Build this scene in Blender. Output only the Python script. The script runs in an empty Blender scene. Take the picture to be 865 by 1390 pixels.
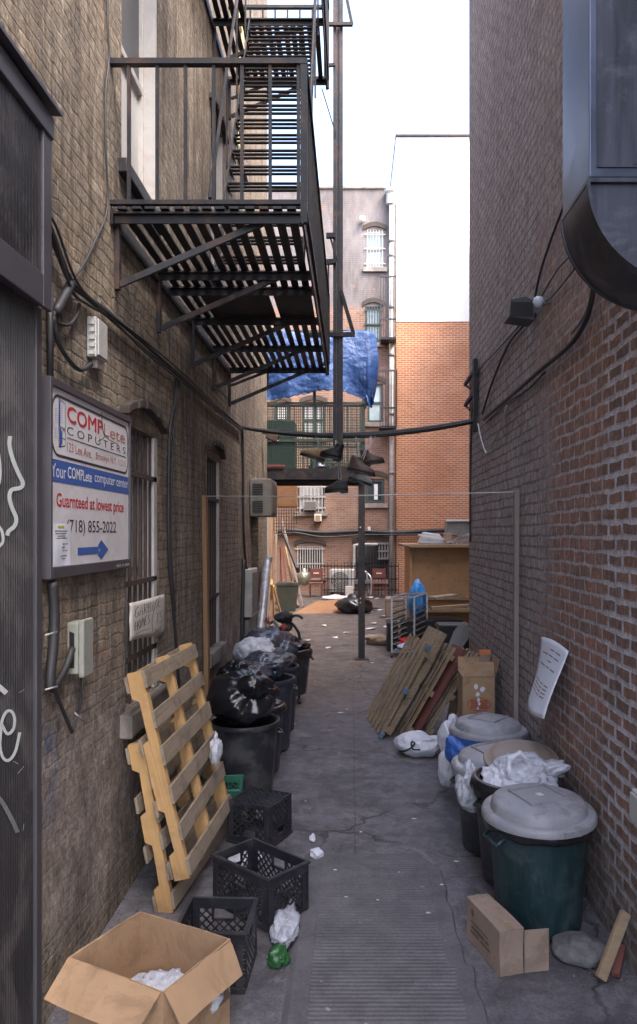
import bpy, bmesh, math, random
from mathutils import Vector, Matrix, noise
random.seed(7)
PI=math.pi
scn=bpy.context.scene
COL=scn.collection
V=Vector
# ---------------------------------------------------------------- camera model
F=1009.0; CX=478.0; CY=724.0; EH=2.1          # focal length / vanishing point (photo px), eye height
WL=-1.315; WR=1.346                            # alley wall planes
def at(x,y,Y): return V(((x-CX)*Y/F, Y, EH-(y-CY)*Y/F))
def onL(x,y,off=0.0):
    Y=F*(-(WL+off))/(CX-x); return at(x,y,Y)
def onR(x,y,off=0.0):
    Y=F*(WR-off)/(x-CX); return at(x,y,Y)
def onG(x,y,z=0.0):
    Y=F*(EH-z)/(y-CY); return V(((x-CX)*Y/F,Y,z))
# ---------------------------------------------------------------- mesh builder
class MB:
    def __init__(s): s.v=[]; s.f=[]; s.mi=[]; s.cur=0
    def add(s,vs,fs):
        b=len(s.v); s.v+= [V(p) for p in vs]; s.f+=[[b+i for i in f] for f in fs]; s.mi+=[s.cur]*len(fs); return s
    def box(s,x0,x1,y0,y1,z0,z1):
        return s.add([(x0,y0,z0),(x1,y0,z0),(x1,y1,z0),(x0,y1,z0),(x0,y0,z1),(x1,y0,z1),(x1,y1,z1),(x0,y1,z1)],
              [(3,2,1,0),(4,5,6,7),(0,1,5,4),(1,2,6,5),(2,3,7,6),(3,0,4,7)])
    def obox(s,c,dx,dy,dz,ex=V((1,0,0)),ey=V((0,1,0)),ez=V((0,0,1))):
        c=V(c); ps=[]
        for k in (-.5,.5):
            for i,j in ((-.5,-.5),(.5,-.5),(.5,.5),(-.5,.5)): ps.append(c+ex*dx*i+ey*dy*j+ez*dz*k)
        return s.add(ps,[(3,2,1,0),(4,5,6,7),(0,1,5,4),(1,2,6,5),(2,3,7,6),(3,0,4,7)])
    def bar(s,p0,p1,w,h,up=V((0,0,1))):
        p0=V(p0);p1=V(p1); d=(p1-p0); L=d.length; d.normalize()
        up=V(up)
        if abs(d.dot(up.normalized()))>.98: up=V((1,0,0)) if abs(d.x)<.9 else V((0,1,0))
        sd=d.cross(up).normalized(); u=sd.cross(d).normalized()
        return s.obox((p0+p1)/2,L,w,h,d,sd,u)
    def tube(s,pts,r,n=7,caps=True):
        pts=[V(p) for p in pts]; N=len(pts)
        rs=r if isinstance(r,(list,tuple)) else [r]*N
        prev=None; base=len(s.v); vs=[]; fs=[]
        for i,p in enumerate(pts):
            d=(pts[min(i+1,N-1)]-pts[max(i-1,0)]).normalized()
            if prev is None:
                a=V((0,0,1)) if abs(d.z)<.9 else V((1,0,0))
                x=d.cross(a).normalized()
            else:
                x=(prev-d*prev.dot(d))
                x=x.normalized() if x.length>1e-6 else d.orthogonal().normalized()
            prev=x; y=d.cross(x)
            for k in range(n):
                t=2*PI*k/n; vs.append(p+(x*math.cos(t)+y*math.sin(t))*rs[i])
        for i in range(N-1):
            for k in range(n):
                a=i*n+k;b=i*n+(k+1)%n; fs.append((a,b,b+n,a+n))
        if caps: fs.append(tuple(range(n))[::-1]); fs.append(tuple((N-1)*n+k for k in range(n)))
        return s.add(vs,fs)
    def lathe(s,prof,c=(0,0,0),n=40,fr=None,capb=True,capt=False):
        c=V(c); vs=[]; fs=[]
        for (r,z) in prof:
            for k in range(n):
                t=2*PI*k/n; q=r*(fr(t,z) if fr else 1)
                vs.append(c+V((q*math.cos(t),q*math.sin(t),z)))
        for i in range(len(prof)-1):
            for k in range(n):
                a=i*n+k;b=i*n+(k+1)%n; fs.append((a,b,b+n,a+n))
        if capb: fs.append(tuple(range(n))[::-1])
        if capt: m=(len(prof)-1)*n; fs.append(tuple(m+k for k in range(n)))
        return s.add(vs,fs)
    def prism(s,poly,o,eu,ev,en,t):
        o=V(o); n=len(poly)
        a=[o+eu*p[0]+ev*p[1] for p in poly]; b=[q+en*t for q in a]
        fs=[tuple(range(n))[::-1],tuple(range(n,2*n))]
        for i in range(n): j=(i+1)%n; fs.append((i,j,j+n,i+n))
        return s.add(a+b,fs)
    def grid(s,fn,nu,nv,wrap=False):
        vs=[fn(i/nu,j/nv) for j in range(nv+1) for i in range(nu+1)]
        fs=[]
        for j in range(nv):
            for i in range(nu):
                a=j*(nu+1)+i; fs.append((a,a+1,a+nu+2,a+nu+1))
        return s.add(vs,fs)
    def build(s,name,mat,parent=None,smooth=False,bevel=0,local=False,solid=0,auto=None,wob=0,wsc=6.0,cuts=5):
        me=bpy.data.meshes.new(name)
        vs=s.v
        if parent is not None and not local:
            inv=wm(parent).inverted(); vs=[inv@p for p in vs]
        org=V((0,0,0))
        if parent is None and not local:      # put a loose thing's origin at the middle of its base
            xs=[p.x for p in vs];ys=[p.y for p in vs];zs=[p.z for p in vs]
            org=V(((min(xs)+max(xs))/2,(min(ys)+max(ys))/2,min(zs))); vs=[p-org for p in vs]
        me.from_pydata([tuple(p) for p in vs],[],s.f)
        mats=mat if isinstance(mat,list) else [mat]
        for m in mats: me.materials.append(m)
        if len(mats)>1: me.polygons.foreach_set('material_index',s.mi)
        bm=bmesh.new(); bm.from_mesh(me)
        if wob:
            lim=.035
            es=[e for e in bm.edges if e.calc_length()>lim]
            bmesh.ops.subdivide_edges(bm,edges=es,cuts=cuts,use_grid_fill=True)
            sd=V((len(bpy.data.objects)*1.37,name.__len__()*2.1,0))
            for vv in bm.verts:
                q=(vv.co+org)*wsc+sd
                vv.co+=V((noise.noise(q),noise.noise(q+V((31,7,3))),noise.noise(q+V((5,53,17)))))*wob
        bmesh.ops.recalc_face_normals(bm,faces=bm.faces); bm.to_mesh(me); bm.free()
        if smooth: me.polygons.foreach_set('use_smooth',[True]*len(me.polygons))
        me.update()
        o=bpy.data.objects.new(name,me); COL.objects.link(o); o.location=org
        if parent is not None: o.parent=parent
        if smooth and auto:
            try: me.set_sharp_from_angle(angle=math.radians(auto))
            except Exception: pass
        if solid:
            m=o.modifiers.new('thickness','SOLIDIFY'); m.thickness=solid; m.offset=0
        if bevel:
            m=o.modifiers.new('bevel','BEVEL'); m.width=bevel; m.segments=2; m.limit_method='ANGLE'; m.angle_limit=math.radians(40)
        return o
def wm(o):
    m=o.matrix_basis.copy()
    while o.parent: o=o.parent; m=o.matrix_basis@m
    return m
def tag(o,label=None,cat=None,group=None,kind=None):
    if label:
        n=len(label.split()); assert 4<=n<=16,(label,n); o['label']=label
    if cat: o['category']=cat
    if group: o['group']=group
    if kind: o['kind']=kind
    return o
def thing(name,label,cat,loc=(0,0,0),rz=0,group=None,mat3=None):
    o=bpy.data.objects.new(name,None); COL.objects.link(o); o.location=loc; o.rotation_euler=(0,0,rz)
    if mat3 is not None: o.rotation_euler=mat3.to_euler()
    o.empty_display_size=.1
    return tag(o,label,cat,group)
def copy_tree(o,parent=None):
    c=o.copy(); COL.objects.link(c)
    if parent is not None: c.parent=parent
    for ch in [x for x in bpy.data.objects if x.parent==o and x.name!=c.name]: copy_tree(ch,c)
    return c
def sag(p0,p1,d,n=16):
    p0=V(p0);p1=V(p1); return [p0.lerp(p1,i/n)-V((0,0,4*d*(i/n)*(1-i/n))) for i in range(n+1)]
def spline(pts,n=6):
    pts=[V(p) for p in pts]; out=[]
    P=[pts[0]*2-pts[1]]+pts+[pts[-1]*2-pts[-2]]
    for i in range(1,len(P)-2):
        a,b,c,d=P[i-1],P[i],P[i+1],P[i+2]
        for k in range(n):
            t=k/n; out.append(.5*((2*b)+(c-a)*t+(2*a-5*b+4*c-d)*t*t+(3*b-a-3*c+d)*t**3))
    out.append(pts[-1]); return out
def ribbon(mb,pts,w,fn):
    """flat painted stroke: pts in 2-D, fn maps (u,v) to a point"""
    n=len(pts); vs=[]
    for i in range(n):
        a=V(pts[max(i-1,0)]+(0,)) ; b=V(pts[min(i+1,n-1)]+(0,)); d=(b-a)
        d=d.normalized() if d.length>1e-9 else V((1,0,0))
        q=V((-d.y,d.x,0))*w/2; p=V(pts[i]+(0,))
        vs+=[fn(p.x+q.x,p.y+q.y),fn(p.x-q.x,p.y-q.y)]
    mb.add(vs,[(2*i,2*i+1,2*i+3,2*i+2) for i in range(n-1)])
def fbm(p,o=4):
    return noise.fractal(p,1.0,2.0,o)
# ---------------------------------------------------------------- materials
class NT:
    def __init__(s,name):
        s.m=bpy.data.materials.new(name); s.m.use_nodes=True; s.t=s.m.node_tree
        s.t.nodes.clear(); s.out=s.t.nodes.new('ShaderNodeOutputMaterial')
        s.b=s.n('ShaderNodeBsdfPrincipled'); s.l(s.b.outputs[0],s.out.inputs[0])
    def n(s,ty,ins=None,**at_):
        nd=s.t.nodes.new(ty)
        for k,v in at_.items(): setattr(nd,k,v)
        for k,v in (ins or {}).items(): s.set(nd,k,v)
        return nd
    def set(s,nd,k,v):
        i=nd.inputs[k]
        if isinstance(v,bpy.types.NodeSocket): s.t.links.new(v,i)
        else:
            if i.type=='RGBA' and len(v)==3: v=(*v,1)
            i.default_value=v
    def l(s,a,b): s.t.links.new(a,b)
    def mix(s,f,a,b,blend='MIX'):
        nd=s.n('ShaderNodeMix',data_type='RGBA',blend_type=blend,clamp_result=False)
        for i,v in ((0,f),(6,a),(7,b)):
            if isinstance(v,bpy.types.NodeSocket): s.l(v,nd.inputs[i])
            else: nd.inputs[i].default_value=(*v,1) if isinstance(v,(tuple,list)) and len(v)==3 else v
        return nd.outputs[2]
    def math(s,op,a,b=0.0,clamp=False):
        nd=s.n('ShaderNodeMath',operation=op,use_clamp=clamp)
        for i,v in ((0,a),(1,b)):
            if isinstance(v,bpy.types.NodeSocket): s.l(v,nd.inputs[i])
            else: nd.inputs[i].default_value=v
        return nd.outputs[0]
    def noise(s,co,sc,det=5,rough=.6,dist=0,stretch=None):
        if stretch:
            mp=s.n('ShaderNodeMapping',{'Vector':co,'Scale':stretch}); co=mp.outputs[0]
        nd=s.n('ShaderNodeTexNoise',{'Vector':co,'Scale':sc,'Detail':det,'Roughness':rough,'Distortion':dist}); return nd.outputs['Fac']
    def ramp(s,f,lo,hi):
        nd=s.n('ShaderNodeMapRange',{'Value':f,'From Min':lo,'From Max':hi}); nd.clamp=True; return nd.outputs[0]
    def bump(s,h,st,dist=.01,prev=None):
        ins={'Height':h,'Strength':st,'Distance':dist}
        if prev is not None: ins['Normal']=prev
        return s.n('ShaderNodeBump',ins).outputs[0]
    def obj(s): return s.n('ShaderNodeTexCoord').outputs['Object']
    def pos(s): return s.n('ShaderNodeNewGeometry').outputs['Position']
    def P(s,**k):
        for a,b in k.items(): s.set(s.b,a.replace('_',' '),b)
        return s
def mul(c,k): return tuple(min(1,x*k) for x in c)
def mat(name,col,rough=.6,metal=0,var=.25,sc=5,bump=.15,bsc=50,dirt=None,damt=.5,dsc=3,stretch=None,bdist=.004,spec=.5,rvar=.15,coat=0):
    t=NT(name); co=t.obj()
    n1=t.noise(co,sc,6,.65,.3,stretch)
    c=t.mix(t.ramp(n1,.25,.75),mul(col,1-var),mul(col,1+var))
    if dirt:
        n2=t.noise(co,dsc,7,.7,.6)
        c=t.mix(t.math('MULTIPLY',t.ramp(n2,.49,.60),damt),c,dirt)
    t.P(Base_Color=c,Metallic=metal,Specular_IOR_Level=spec)
    t.set(t.b,'Roughness',t.math('ADD',t.math('MULTIPLY',t.math('SUBTRACT',n1,.5),rvar*2),rough,True))
    if coat: t.P(Coat_Weight=coat)
    if bump: t.set(t.b,'Normal',t.bump(t.noise(co,bsc,4,.6,0,stretch),bump,bdist))
    return t.m
def brick_nodes(t,axis,bw,bh,ms,c1,c2,mo,wob=.006,smooth=.15,jit=.5):
    p=t.pos(); sep=t.n('ShaderNodeSeparateXYZ',{0:p})
    u=sep.outputs['Y' if axis=='x' else 'X']; v=sep.outputs['Z']
    cb=t.n('ShaderNodeCombineXYZ',{0:u,1:v}).outputs[0]
    nz=t.n('ShaderNodeTexNoise',{'Vector':p,'Scale':9.0,'Detail':3.0}).outputs['Color']
    off=t.n('ShaderNodeVectorMath',{0:nz,1:(.5,.5,.5)},operation='SUBTRACT').outputs[0]
    off=t.n('ShaderNodeVectorMath',{0:off,'Scale':wob*4},operation='SCALE').outputs[0]
    cb=t.n('ShaderNodeVectorMath',{0:cb,1:off},operation='ADD').outputs[0]
    br=t.n('ShaderNodeTexBrick',{'Vector':cb,'Color1':c1,'Color2':c2,'Mortar':mo,'Scale':1.0,'Mortar Size':ms,'Mortar Smooth':smooth,'Bias':0.0,'Brick Width':bw,'Row Height':bh})
    return p,sep,cb,br
# ---------------------------------------------------------------- brickwork and ground
def m_left_brick():
    t=NT('tan_brick')
    p,sep,cb,br=brick_nodes(t,'x',.225,.064,.0075,(.295,.238,.182),(.228,.18,.136),(.165,.138,.113),.012,.5)
    col=br.outputs['Color']; fac=br.outputs['Fac']
    big=t.noise(p,.9,6,.6,.5)
    col=t.mix(t.ramp(big,.42,.62),col,(.245,.205,.167))
    ochre=t.noise(p,2.2,5,.65,.3)
    col=t.mix(t.math('MULTIPLY',t.ramp(ochre,.53,.68),.5),col,(.33,.24,.15))
    red=t.noise(p,4.5,4,.7,.2)
    col=t.mix(t.math('MULTIPLY',t.ramp(red,.63,.72),.6),col,(.27,.115,.062))
    streak=t.noise(p,1.0,6,.7,0,(1.0,9.0,.8))
    col=t.mix(t.math('MULTIPLY',t.ramp(streak,.47,.62),.68),col,(.088,.074,.063))
    pale=t.noise(p,1.0,7,.75,0,(1.0,16.0,2.2))
    col=t.mix(t.math('MULTIPLY',t.ramp(pale,.56,.70),.6),col,(.50,.45,.38))
    # grey render patched over the low courses
    z=sep.outputs['Z']
    zz=t.math('ADD',z,t.math('MULTIPLY',t.noise(p,1.6,6,.65,.4),1.1))
    par=t.math('SUBTRACT',1.0,t.ramp(zz,1.55,2.15))
    par=t.math('MULTIPLY',par,t.ramp(zz,.55,.95))
    col=t.mix(t.math('MULTIPLY',par,.9),col,t.mix(t.ramp(t.noise(p,3.2,6,.7,.5),.36,.64),(.165,.135,.12),(.34,.29,.255)))
    # scuffed blue spray paint low on the near end
    y=sep.outputs['Y']
    by=t.math('MULTIPLY',t.ramp(y,3.05,3.13),t.math('SUBTRACT',1.0,t.ramp(y,3.2,3.42)))
    bz=t.math('MULTIPLY',t.ramp(z,.75,.95),t.math('SUBTRACT',1.0,t.ramp(z,1.18,1.34)))
    bl=t.math('MULTIPLY',t.math('MULTIPLY',by,bz),t.ramp(t.noise(p,9,6,.7,.4,(1,1,.4)),.42,.58))
    col=t.mix(t.math('MULTIPLY',bl,.85),col,(.055,.085,.16))
    fine=t.noise(p,38,5,.7)
    mid=t.noise(p,13,6,.75,.4,(1,1,.6))
    col=t.mix(.75,col,t.mix(t.ramp(mid,.34,.66),(.5,.48,.46),(1.45,1.45,1.45)),'MULTIPLY')
    col=t.mix(.75,col,t.mix(t.ramp(fine,.32,.68),(.5,.5,.5),(1.45,1.45,1.45)),'MULTIPLY')
    blk=t.noise(p,3.4,7,.75,.8)
    col=t.mix(t.math('MULTIPLY',t.ramp(blk,.60,.66),.6),col,(.055,.05,.046))
    t.P(Base_Color=col,Roughness=.9,Specular_IOR_Level=.2)
    h=t.math('ADD',t.math('MULTIPLY',t.math('SUBTRACT',1.0,fac),t.math('SUBTRACT',1.0,t.math('MULTIPLY',par,.85))),t.math('MULTIPLY',t.noise(p,24,6,.7),.95))
    h=t.math('ADD',h,t.math('MULTIPLY',t.noise(p,5,5,.6),1.6))
    h=t.math('ADD',h,t.math('MULTIPLY',t.noise(p,3.0,6,.75,0,(1,14,1.6)),1.3))
    t.set(t.b,'Normal',t.bump(h,.62,.016))
    return t.m
def m_right_brick():
    t=NT('painted_red_brick')
    p,sep,cb,br=brick_nodes(t,'x',.20,.080,.011,(.33,.18,.135),(.22,.145,.12),(.40,.37,.375),.009,.25)
    y=sep.outputs['Y']; z=sep.outputs['Z']; fac=br.outputs['Fac']; col=br.outputs['Color']
    wn=t.noise(p,1.3,6,.65,.3)
    yy=t.math('ADD',y,t.math('MULTIPLY',t.math('SUBTRACT',wn,.5),1.3))
    # nearest strip: smeared grey mortar, browner bricks
    br2=t.n('ShaderNodeTexBrick',{'Vector':cb,'Color1':(.25,.145,.108),'Color2':(.15,.102,.086),'Mortar':(.47,.45,.485),'Scale':1.0,'Mortar Size':.017,'Mortar Smooth':.25,'Bias':-.1,'Brick Width':.20,'Row Height':.080})
    near=t.math('SUBTRACT',1.0,t.ramp(t.math('ADD',y,t.math('MULTIPLY',wn,.12)),4.00,4.07))
    col=t.mix(near,col,br2.outputs['Color'])
    odd=t.n('ShaderNodeTexBrick',{'Vector':cb,'Color1':(0,0,0),'Color2':(1,1,1),'Mortar':(0,0,0),'Scale':1.0,'Mortar Size':.013,'Bias':-.25,'Brick Width':.20,'Row Height':.080})
    col=t.mix(t.math('MULTIPLY',t.ramp(odd.outputs['Color'],.86,.9),.6),col,(.50,.22,.08))
    mott=t.noise(p,6,5,.7)
    col=t.mix(t.math('MULTIPLY',t.ramp(mott,.5,.7),.45),col,(.33,.275,.265))
    # thin grey paint, complete at the far end and up high
    zz=t.math('ADD',z,t.math('MULTIPLY',t.math('SUBTRACT',wn,.5),2.2))
    pf=t.math('MAXIMUM',t.ramp(yy,4.75,5.55),t.math('MULTIPLY',t.ramp(zz,3.0,4.4),.82))
    chip=t.ramp(t.noise(p,11,6,.75,.2),.36,.5)
    pnt=t.math('MULTIPLY',pf,t.math('ADD',t.math('MULTIPLY',chip,.5),.5))
    gcol=t.mix(t.ramp(t.noise(p,2.6,6,.7),.3,.7),(.29,.252,.248),(.43,.39,.388))
    gcol=t.mix(t.math('MULTIPLY',fac,.8),gcol,(.11,.098,.098))
    col=t.mix(t.math('MULTIPLY',pnt,.93),col,gcol)
    # soot and lime at the foot
    low=t.math('SUBTRACT',1.0,t.ramp(t.math('ADD',z,t.math('MULTIPLY',wn,.7)),.55,1.05))
    col=t.mix(t.math('MULTIPLY',low,.7),col,t.mix(t.ramp(mott,.4,.65),(.09,.08,.07),(.27,.24,.21)))
    streak=t.noise(p,1.0,6,.7,0,(1.0,7.0,.6))
    col=t.mix(t.math('MULTIPLY',t.ramp(streak,.53,.68),.3),col,(.13,.11,.105))
    fine=t.noise(p,42,5,.7)
    mid=t.noise(p,15,6,.75,.4,(1,1,.6))
    col=t.mix(.7,col,t.mix(t.ramp(mid,.34,.66),(.55,.53,.53),(1.42,1.42,1.42)),'MULTIPLY')
    col=t.mix(.7,col,t.mix(t.ramp(fine,.32,.68),(.55,.55,.55),(1.42,1.42,1.42)),'MULTIPLY')
    t.P(Base_Color=col,Roughness=.85,Specular_IOR_Level=.3)
    h=t.math('ADD',t.math('MULTIPLY',t.math('SUBTRACT',1.0,fac),1.0),t.math('MULTIPLY',t.noise(p,28,6,.7),.8))
    h=t.math('ADD',h,t.math('MULTIPLY',t.noise(p,6,4,.6),1.1))
    t.set(t.b,'Normal',t.bump(h,.75,.012))
    return t.m
def m_back_brick(name,c1,c2,mo,grey_above=None,white_above=None,grad=None):
    t=NT(name)
    p,sep,cb,br=brick_nodes(t,'y',.225,.074,.010,c1,c2,mo,.004,.2)
    col=br.outputs['Color']; z=sep.outputs['Z']; fac=br.outputs['Fac']
    n=t.noise(p,.6,6,.65,.3)
    col=t.mix(t.math('MULTIPLY',t.ramp(n,.45,.7),.45),col,mul(c2,.75))
    n2=t.noise(p,1.0,6,.7,0,(3.0,1,.5))
    col=t.mix(t.math('MULTIPLY',t.ramp(n2,.55,.72),.35),col,(.34,.29,.25))
    if grey_above is not None:
        zz=t.math('ADD',z,t.math('MULTIPLY',t.math('SUBTRACT',n,.5),.35))
        g=t.mix(t.ramp(t.noise(p,1.0,7,.7,.2,(1.6,1,.5)),.3,.7),(.085,.077,.08),(.235,.215,.215))
        g=t.mix(t.math('MULTIPLY',t.ramp(t.noise(p,2.2,5,.7),.6,.68),.7),g,(.30,.15,.10))
        col=t.mix(t.math('MULTIPLY',t.ramp(zz,grey_above-.1,grey_above+.1),.9),col,g)
    h=t.math('ADD',t.math('SUBTRACT',1.0,fac),t.math('MULTIPLY',t.noise(p,14,5,.7),.5))
    t.P(Base_Color=col,Roughness=.9,Specular_IOR_Level=.2)
    t.set(t.b,'Normal',t.bump(h,.5,.012))
    return t.m
def m_ground():
    t=NT('worn_concrete'); p=t.pos(); sep=t.n('ShaderNodeSeparateXYZ',{0:p})
    a=t.noise(p,.7,7,.65,.4); b=t.noise(p,3.5,7,.7,.3); c=t.noise(p,60,4,.7)
    col=t.mix(t.ramp(a,.35,.65),(.094,.087,.096),(.162,.151,.16))
    col=t.mix(t.math('MULTIPLY',t.ramp(b,.47,.62),.7),col,(.055,.049,.05))
    col=t.mix(t.math('MULTIPLY',t.ramp(t.noise(p,1.7,6,.7,1.0),.58,.66),.55),col,(.25,.235,.225))
    # brown earth washed over the slab in the yard
    far=t.ramp(t.math('ADD',sep.outputs['Y'],t.math('MULTIPLY',a,5.0)),9.3,13.0)
    col=t.mix(t.math('MULTIPLY',far,.88),col,t.mix(t.ramp(b,.35,.65),(.06,.047,.039),(.165,.137,.115)))
    # cracks
    vo=t.n('ShaderNodeTexVoronoi',{'Vector':t.n('ShaderNodeVectorMath',{0:p,1:t.n('ShaderNodeVectorMath',{0:t.n('ShaderNodeTexNoise',{'Vector':p,'Scale':2.5,'Detail':5.0}).outputs['Color'],'Scale':.55},operation='SCALE').outputs[0]},operation='ADD').outputs[0],'Scale':.55},feature='DISTANCE_TO_EDGE')
    cr=t.math('SUBTRACT',1.0,t.ramp(vo.outputs['Distance'],.002,.011))
    cr=t.math('MULTIPLY',cr,t.ramp(t.noise(p,.9,3),.40,.55))
    col=t.mix(t.math('MULTIPLY',cr,.8),col,(.03,.026,.025))
    # slab joints across the alley
    jy=t.math('ABSOLUTE',t.math('SUBTRACT',t.math('FRACT',t.math('MULTIPLY',sep.outputs['Y'],.55)),.5))
    jx=t.math('ABSOLUTE',t.math('SUBTRACT',sep.outputs['X'],.02))
    jn=t.math('MAXIMUM',t.math('SUBTRACT',1.0,t.ramp(jy,.001,.006)),t.math('SUBTRACT',1.0,t.ramp(jx,.002,.009)))
    jn=t.math('MULTIPLY',jn,t.ramp(b,.38,.5))
    col=t.mix(t.math('MULTIPLY',jn,.35),col,(.045,.04,.038))
    spk=t.noise(p,26,2,.5); col=t.mix(t.math('MULTIPLY',t.ramp(spk,.73,.77),.5),col,(.42,.40,.38))
    mid=t.noise(p,9,7,.75,.5)
    col=t.mix(.75,col,t.mix(t.ramp(mid,.35,.65),(.6,.58,.58),(1.4,1.4,1.42)),'MULTIPLY')
    dmp=t.noise(p,1.1,6,.6,1.2)
    col=t.mix(t.math('MULTIPLY',t.ramp(dmp,.56,.62),.45),col,(.05,.048,.055))
    col=t.mix(.6,col,t.mix(t.ramp(c,.3,.7),(.5,.5,.5),(1.45,1.45,1.45)),'MULTIPLY')
    t.P(Base_Color=col,Specular_IOR_Level=.4)
    t.set(t.b,'Roughness',t.ramp(b,.2,.9)); 
    t.set(t.b,'Roughness',t.math('ADD',t.math('MULTIPLY',a,.35),.5))
    h=t.math('SUBTRACT',t.math('ADD',t.math('MULTIPLY',b,1.4),t.math('MULTIPLY',c,.35)),t.math('ADD',cr,t.math('MULTIPLY',jn,.7)))
    t.set(t.b,'Normal',t.bump(h,.55,.012))
    return t.m
def m_wood(name,c1,c2,axis,dirt=None,damt=.5):
    t=NT(name); co=t.obj()
    st={'x':(1.2,22,22),'y':(22,1.2,22),'z':(22,22,1.2)}[axis]
    g=t.noise(co,2.0,6,.65,.6,st); k=t.noise(co,1.3,5,.6,.3)
    col=t.mix(t.ramp(g,.28,.72),c1,c2)
    col=t.mix(t.math('MULTIPLY',t.ramp(k,.45,.7),.4),col,mul(c1,.7))
    if dirt: col=t.mix(t.math('MULTIPLY',t.ramp(t.noise(co,7,6,.7),.5,.66),damt),col,dirt)
    t.P(Base_Color=col,Roughness=.75,Specular_IOR_Level=.25)
    t.set(t.b,'Normal',t.bump(g,.35,.003)); return t.m
def m_bag(name,col,rough=.3,alpha=1,bsc=14,trans=0,var=.3,bs=.55,bd=.02):
    t=NT(name); co=t.obj()
    n=t.noise(co,bsc,6,.7,1.2); n2=t.noise(co,bsc*.35,3,.6,.8)
    t.P(Base_Color=t.mix(t.ramp(n,.3,.7),mul(col,1-var),mul(col,1+var)),Roughness=rough,Specular_IOR_Level=.75)
    h=t.math('ADD',n,t.math('MULTIPLY',n2,1.5))
    t.set(t.b,'Normal',t.bump(h,bs,bd))
    if alpha<1: t.P(Alpha=alpha)
    if trans: t.P(Transmission_Weight=trans)
    return t.m
def m_glass(name,col,rough=.08):
    t=NT(name); co=t.pos()
    t.P(Base_Color=t.mix(t.ramp(t.noise(co,1.5,4),.3,.7),mul(col,.7),mul(col,1.2)),Roughness=rough,Specular_IOR_Level=.8)
    return t.m
LB=m_left_brick(); RB=m_right_brick(); GR=m_ground()
OB=m_back_brick('orange_brick',(.50,.20,.09),(.39,.14,.065),(.56,.46,.34))
PB=m_back_brick('plum_brick',(.27,.15,.105),(.185,.105,.08),(.27,.22,.18),grey_above=10.0)
WP=mat('white_painted_brick',(.80,.80,.79),.8,var=.05,bump=.3,bsc=14,bdist=.01)
IRON=mat('black_iron',(.011,.011,.015),.55,0,.5,9,.4,35,(.055,.03,.02),.7,5,spec=.35)
IRON2=mat('grey_iron',(.026,.026,.031),.5,.1,.4,6,.3,35,(.10,.05,.033),.6,4,spec=.4)
RUST=mat('rusty_iron',(.055,.038,.034),.75,0,.4,14,.3,60)
DUCT=mat('galvanised_duct',(.105,.12,.165),.34,.75,.35,2.2,.1,18,(.15,.16,.19),.2,2.0,rvar=.2)
DUCTD=mat('dark_streaked_duct',(.06,.063,.08),.42,.6,.55,3,.12,20,(.17,.175,.195),.4,3.5,stretch=(4,4,.4))
SHUT=mat('shutter_metal',(.017,.015,.018),.5,.15,.25,4,.1,60,(.08,.07,.07),.5,3)
SHUTF=mat('shutter_frame_metal',(.060,.056,.066),.5,.1,.2,3,.1,60)
PAINTW=mat('white_window_paint',(.44,.42,.41),.55,0,.12,6,.15,40,(.35,.30,.26),.5,6)
PAINTD=mat('dark_green_paint',(.03,.04,.038),.5,0,.2)
STONE=mat('sill_stone',(.235,.205,.18),.85,0,.25,7,.4,40,(.09,.08,.07),.6,3)
GLASS=m_glass('dark_glass',(.035,.04,.045)); GLASSP=m_glass('pale_curtained_glass',(.30,.37,.37),.2); GLASSG=m_glass('grey_curtained_glass',(.42,.41,.41),.3)
BLIND=mat('grey_blind',(.10,.098,.105),.8,0,.1)
PIN=m_wood('fresh_pine_rail',(.46,.27,.115),(.56,.35,.16),'y',(.28,.17,.09),.4)
PINX=m_wood('weathered_pine_board',(.235,.185,.14),(.35,.28,.205),'x',(.12,.095,.075),.65)
POST=m_wood('brown_stud_wood',(.25,.145,.075),(.32,.195,.105),'z')
POSTG=m_wood('grey_stud_wood',(.20,.165,.15),(.27,.225,.20),'z')
WOODX=m_wood('old_board_wood',(.24,.165,.10),(.33,.24,.155),'x',(.12,.09,.07),.5)
SLATW=m_wood('slat_wood',(.235,.165,.10),(.36,.265,.17),'y',(.10,.08,.065),.6)
REDW=m_wood('red_brown_board',(.15,.05,.04),(.20,.075,.06),'y',(.09,.05,.045),.5)
PLY=m_wood('plywood_sheet',(.30,.17,.085),(.36,.215,.11),'x',(.17,.11,.075),.5)
PLYO=m_wood('orange_plywood',(.27,.14,.075),(.33,.18,.095),'x',(.18,.10,.06),.5)
CARD=mat('cardboard',(.34,.215,.125),.85,0,.16,3,.2,50,(.19,.12,.072),.6,4)
CARD2=mat('faded_cardboard',(.285,.205,.155),.85,0,.16,3,.2,50,(.16,.115,.085),.6,4)
CRATE=mat('black_crate_plastic',(.020,.020,.026),.42,0,.3,12,.15,40,(.06,.055,.055),.5,9)
CRATEG=mat('green_crate_plastic',(.025,.13,.085),.45,0,.2)
BINB=mat('black_bin_plastic',(.022,.023,.028),.40,0,.4,7,.2,40,(.085,.08,.08),.7,5)
BINN=mat('navy_bin_plastic',(.030,.033,.05),.42,0,.3,7,.15,50,(.075,.075,.085),.45,8)
BING=mat('green_bin_plastic',(.011,.030,.035),.42,0,.45,5,.2,40,(.07,.088,.098),.4,6,stretch=(6,6,.7))
BINO=mat('olive_bin_plastic',(.05,.055,.045),.5,0,.2)
LIDG=mat('grey_lid_plastic',(.27,.262,.285),.48,0,.25,5,.2,50,(.15,.135,.13),.6,6)
LIDB=mat('tan_lid_plastic',(.26,.205,.165),.55,0,.12,4,.1,60)
BAGB=m_bag('black_bag_film',(.011,.011,.014),.2,1,5,bs=.35)
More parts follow.
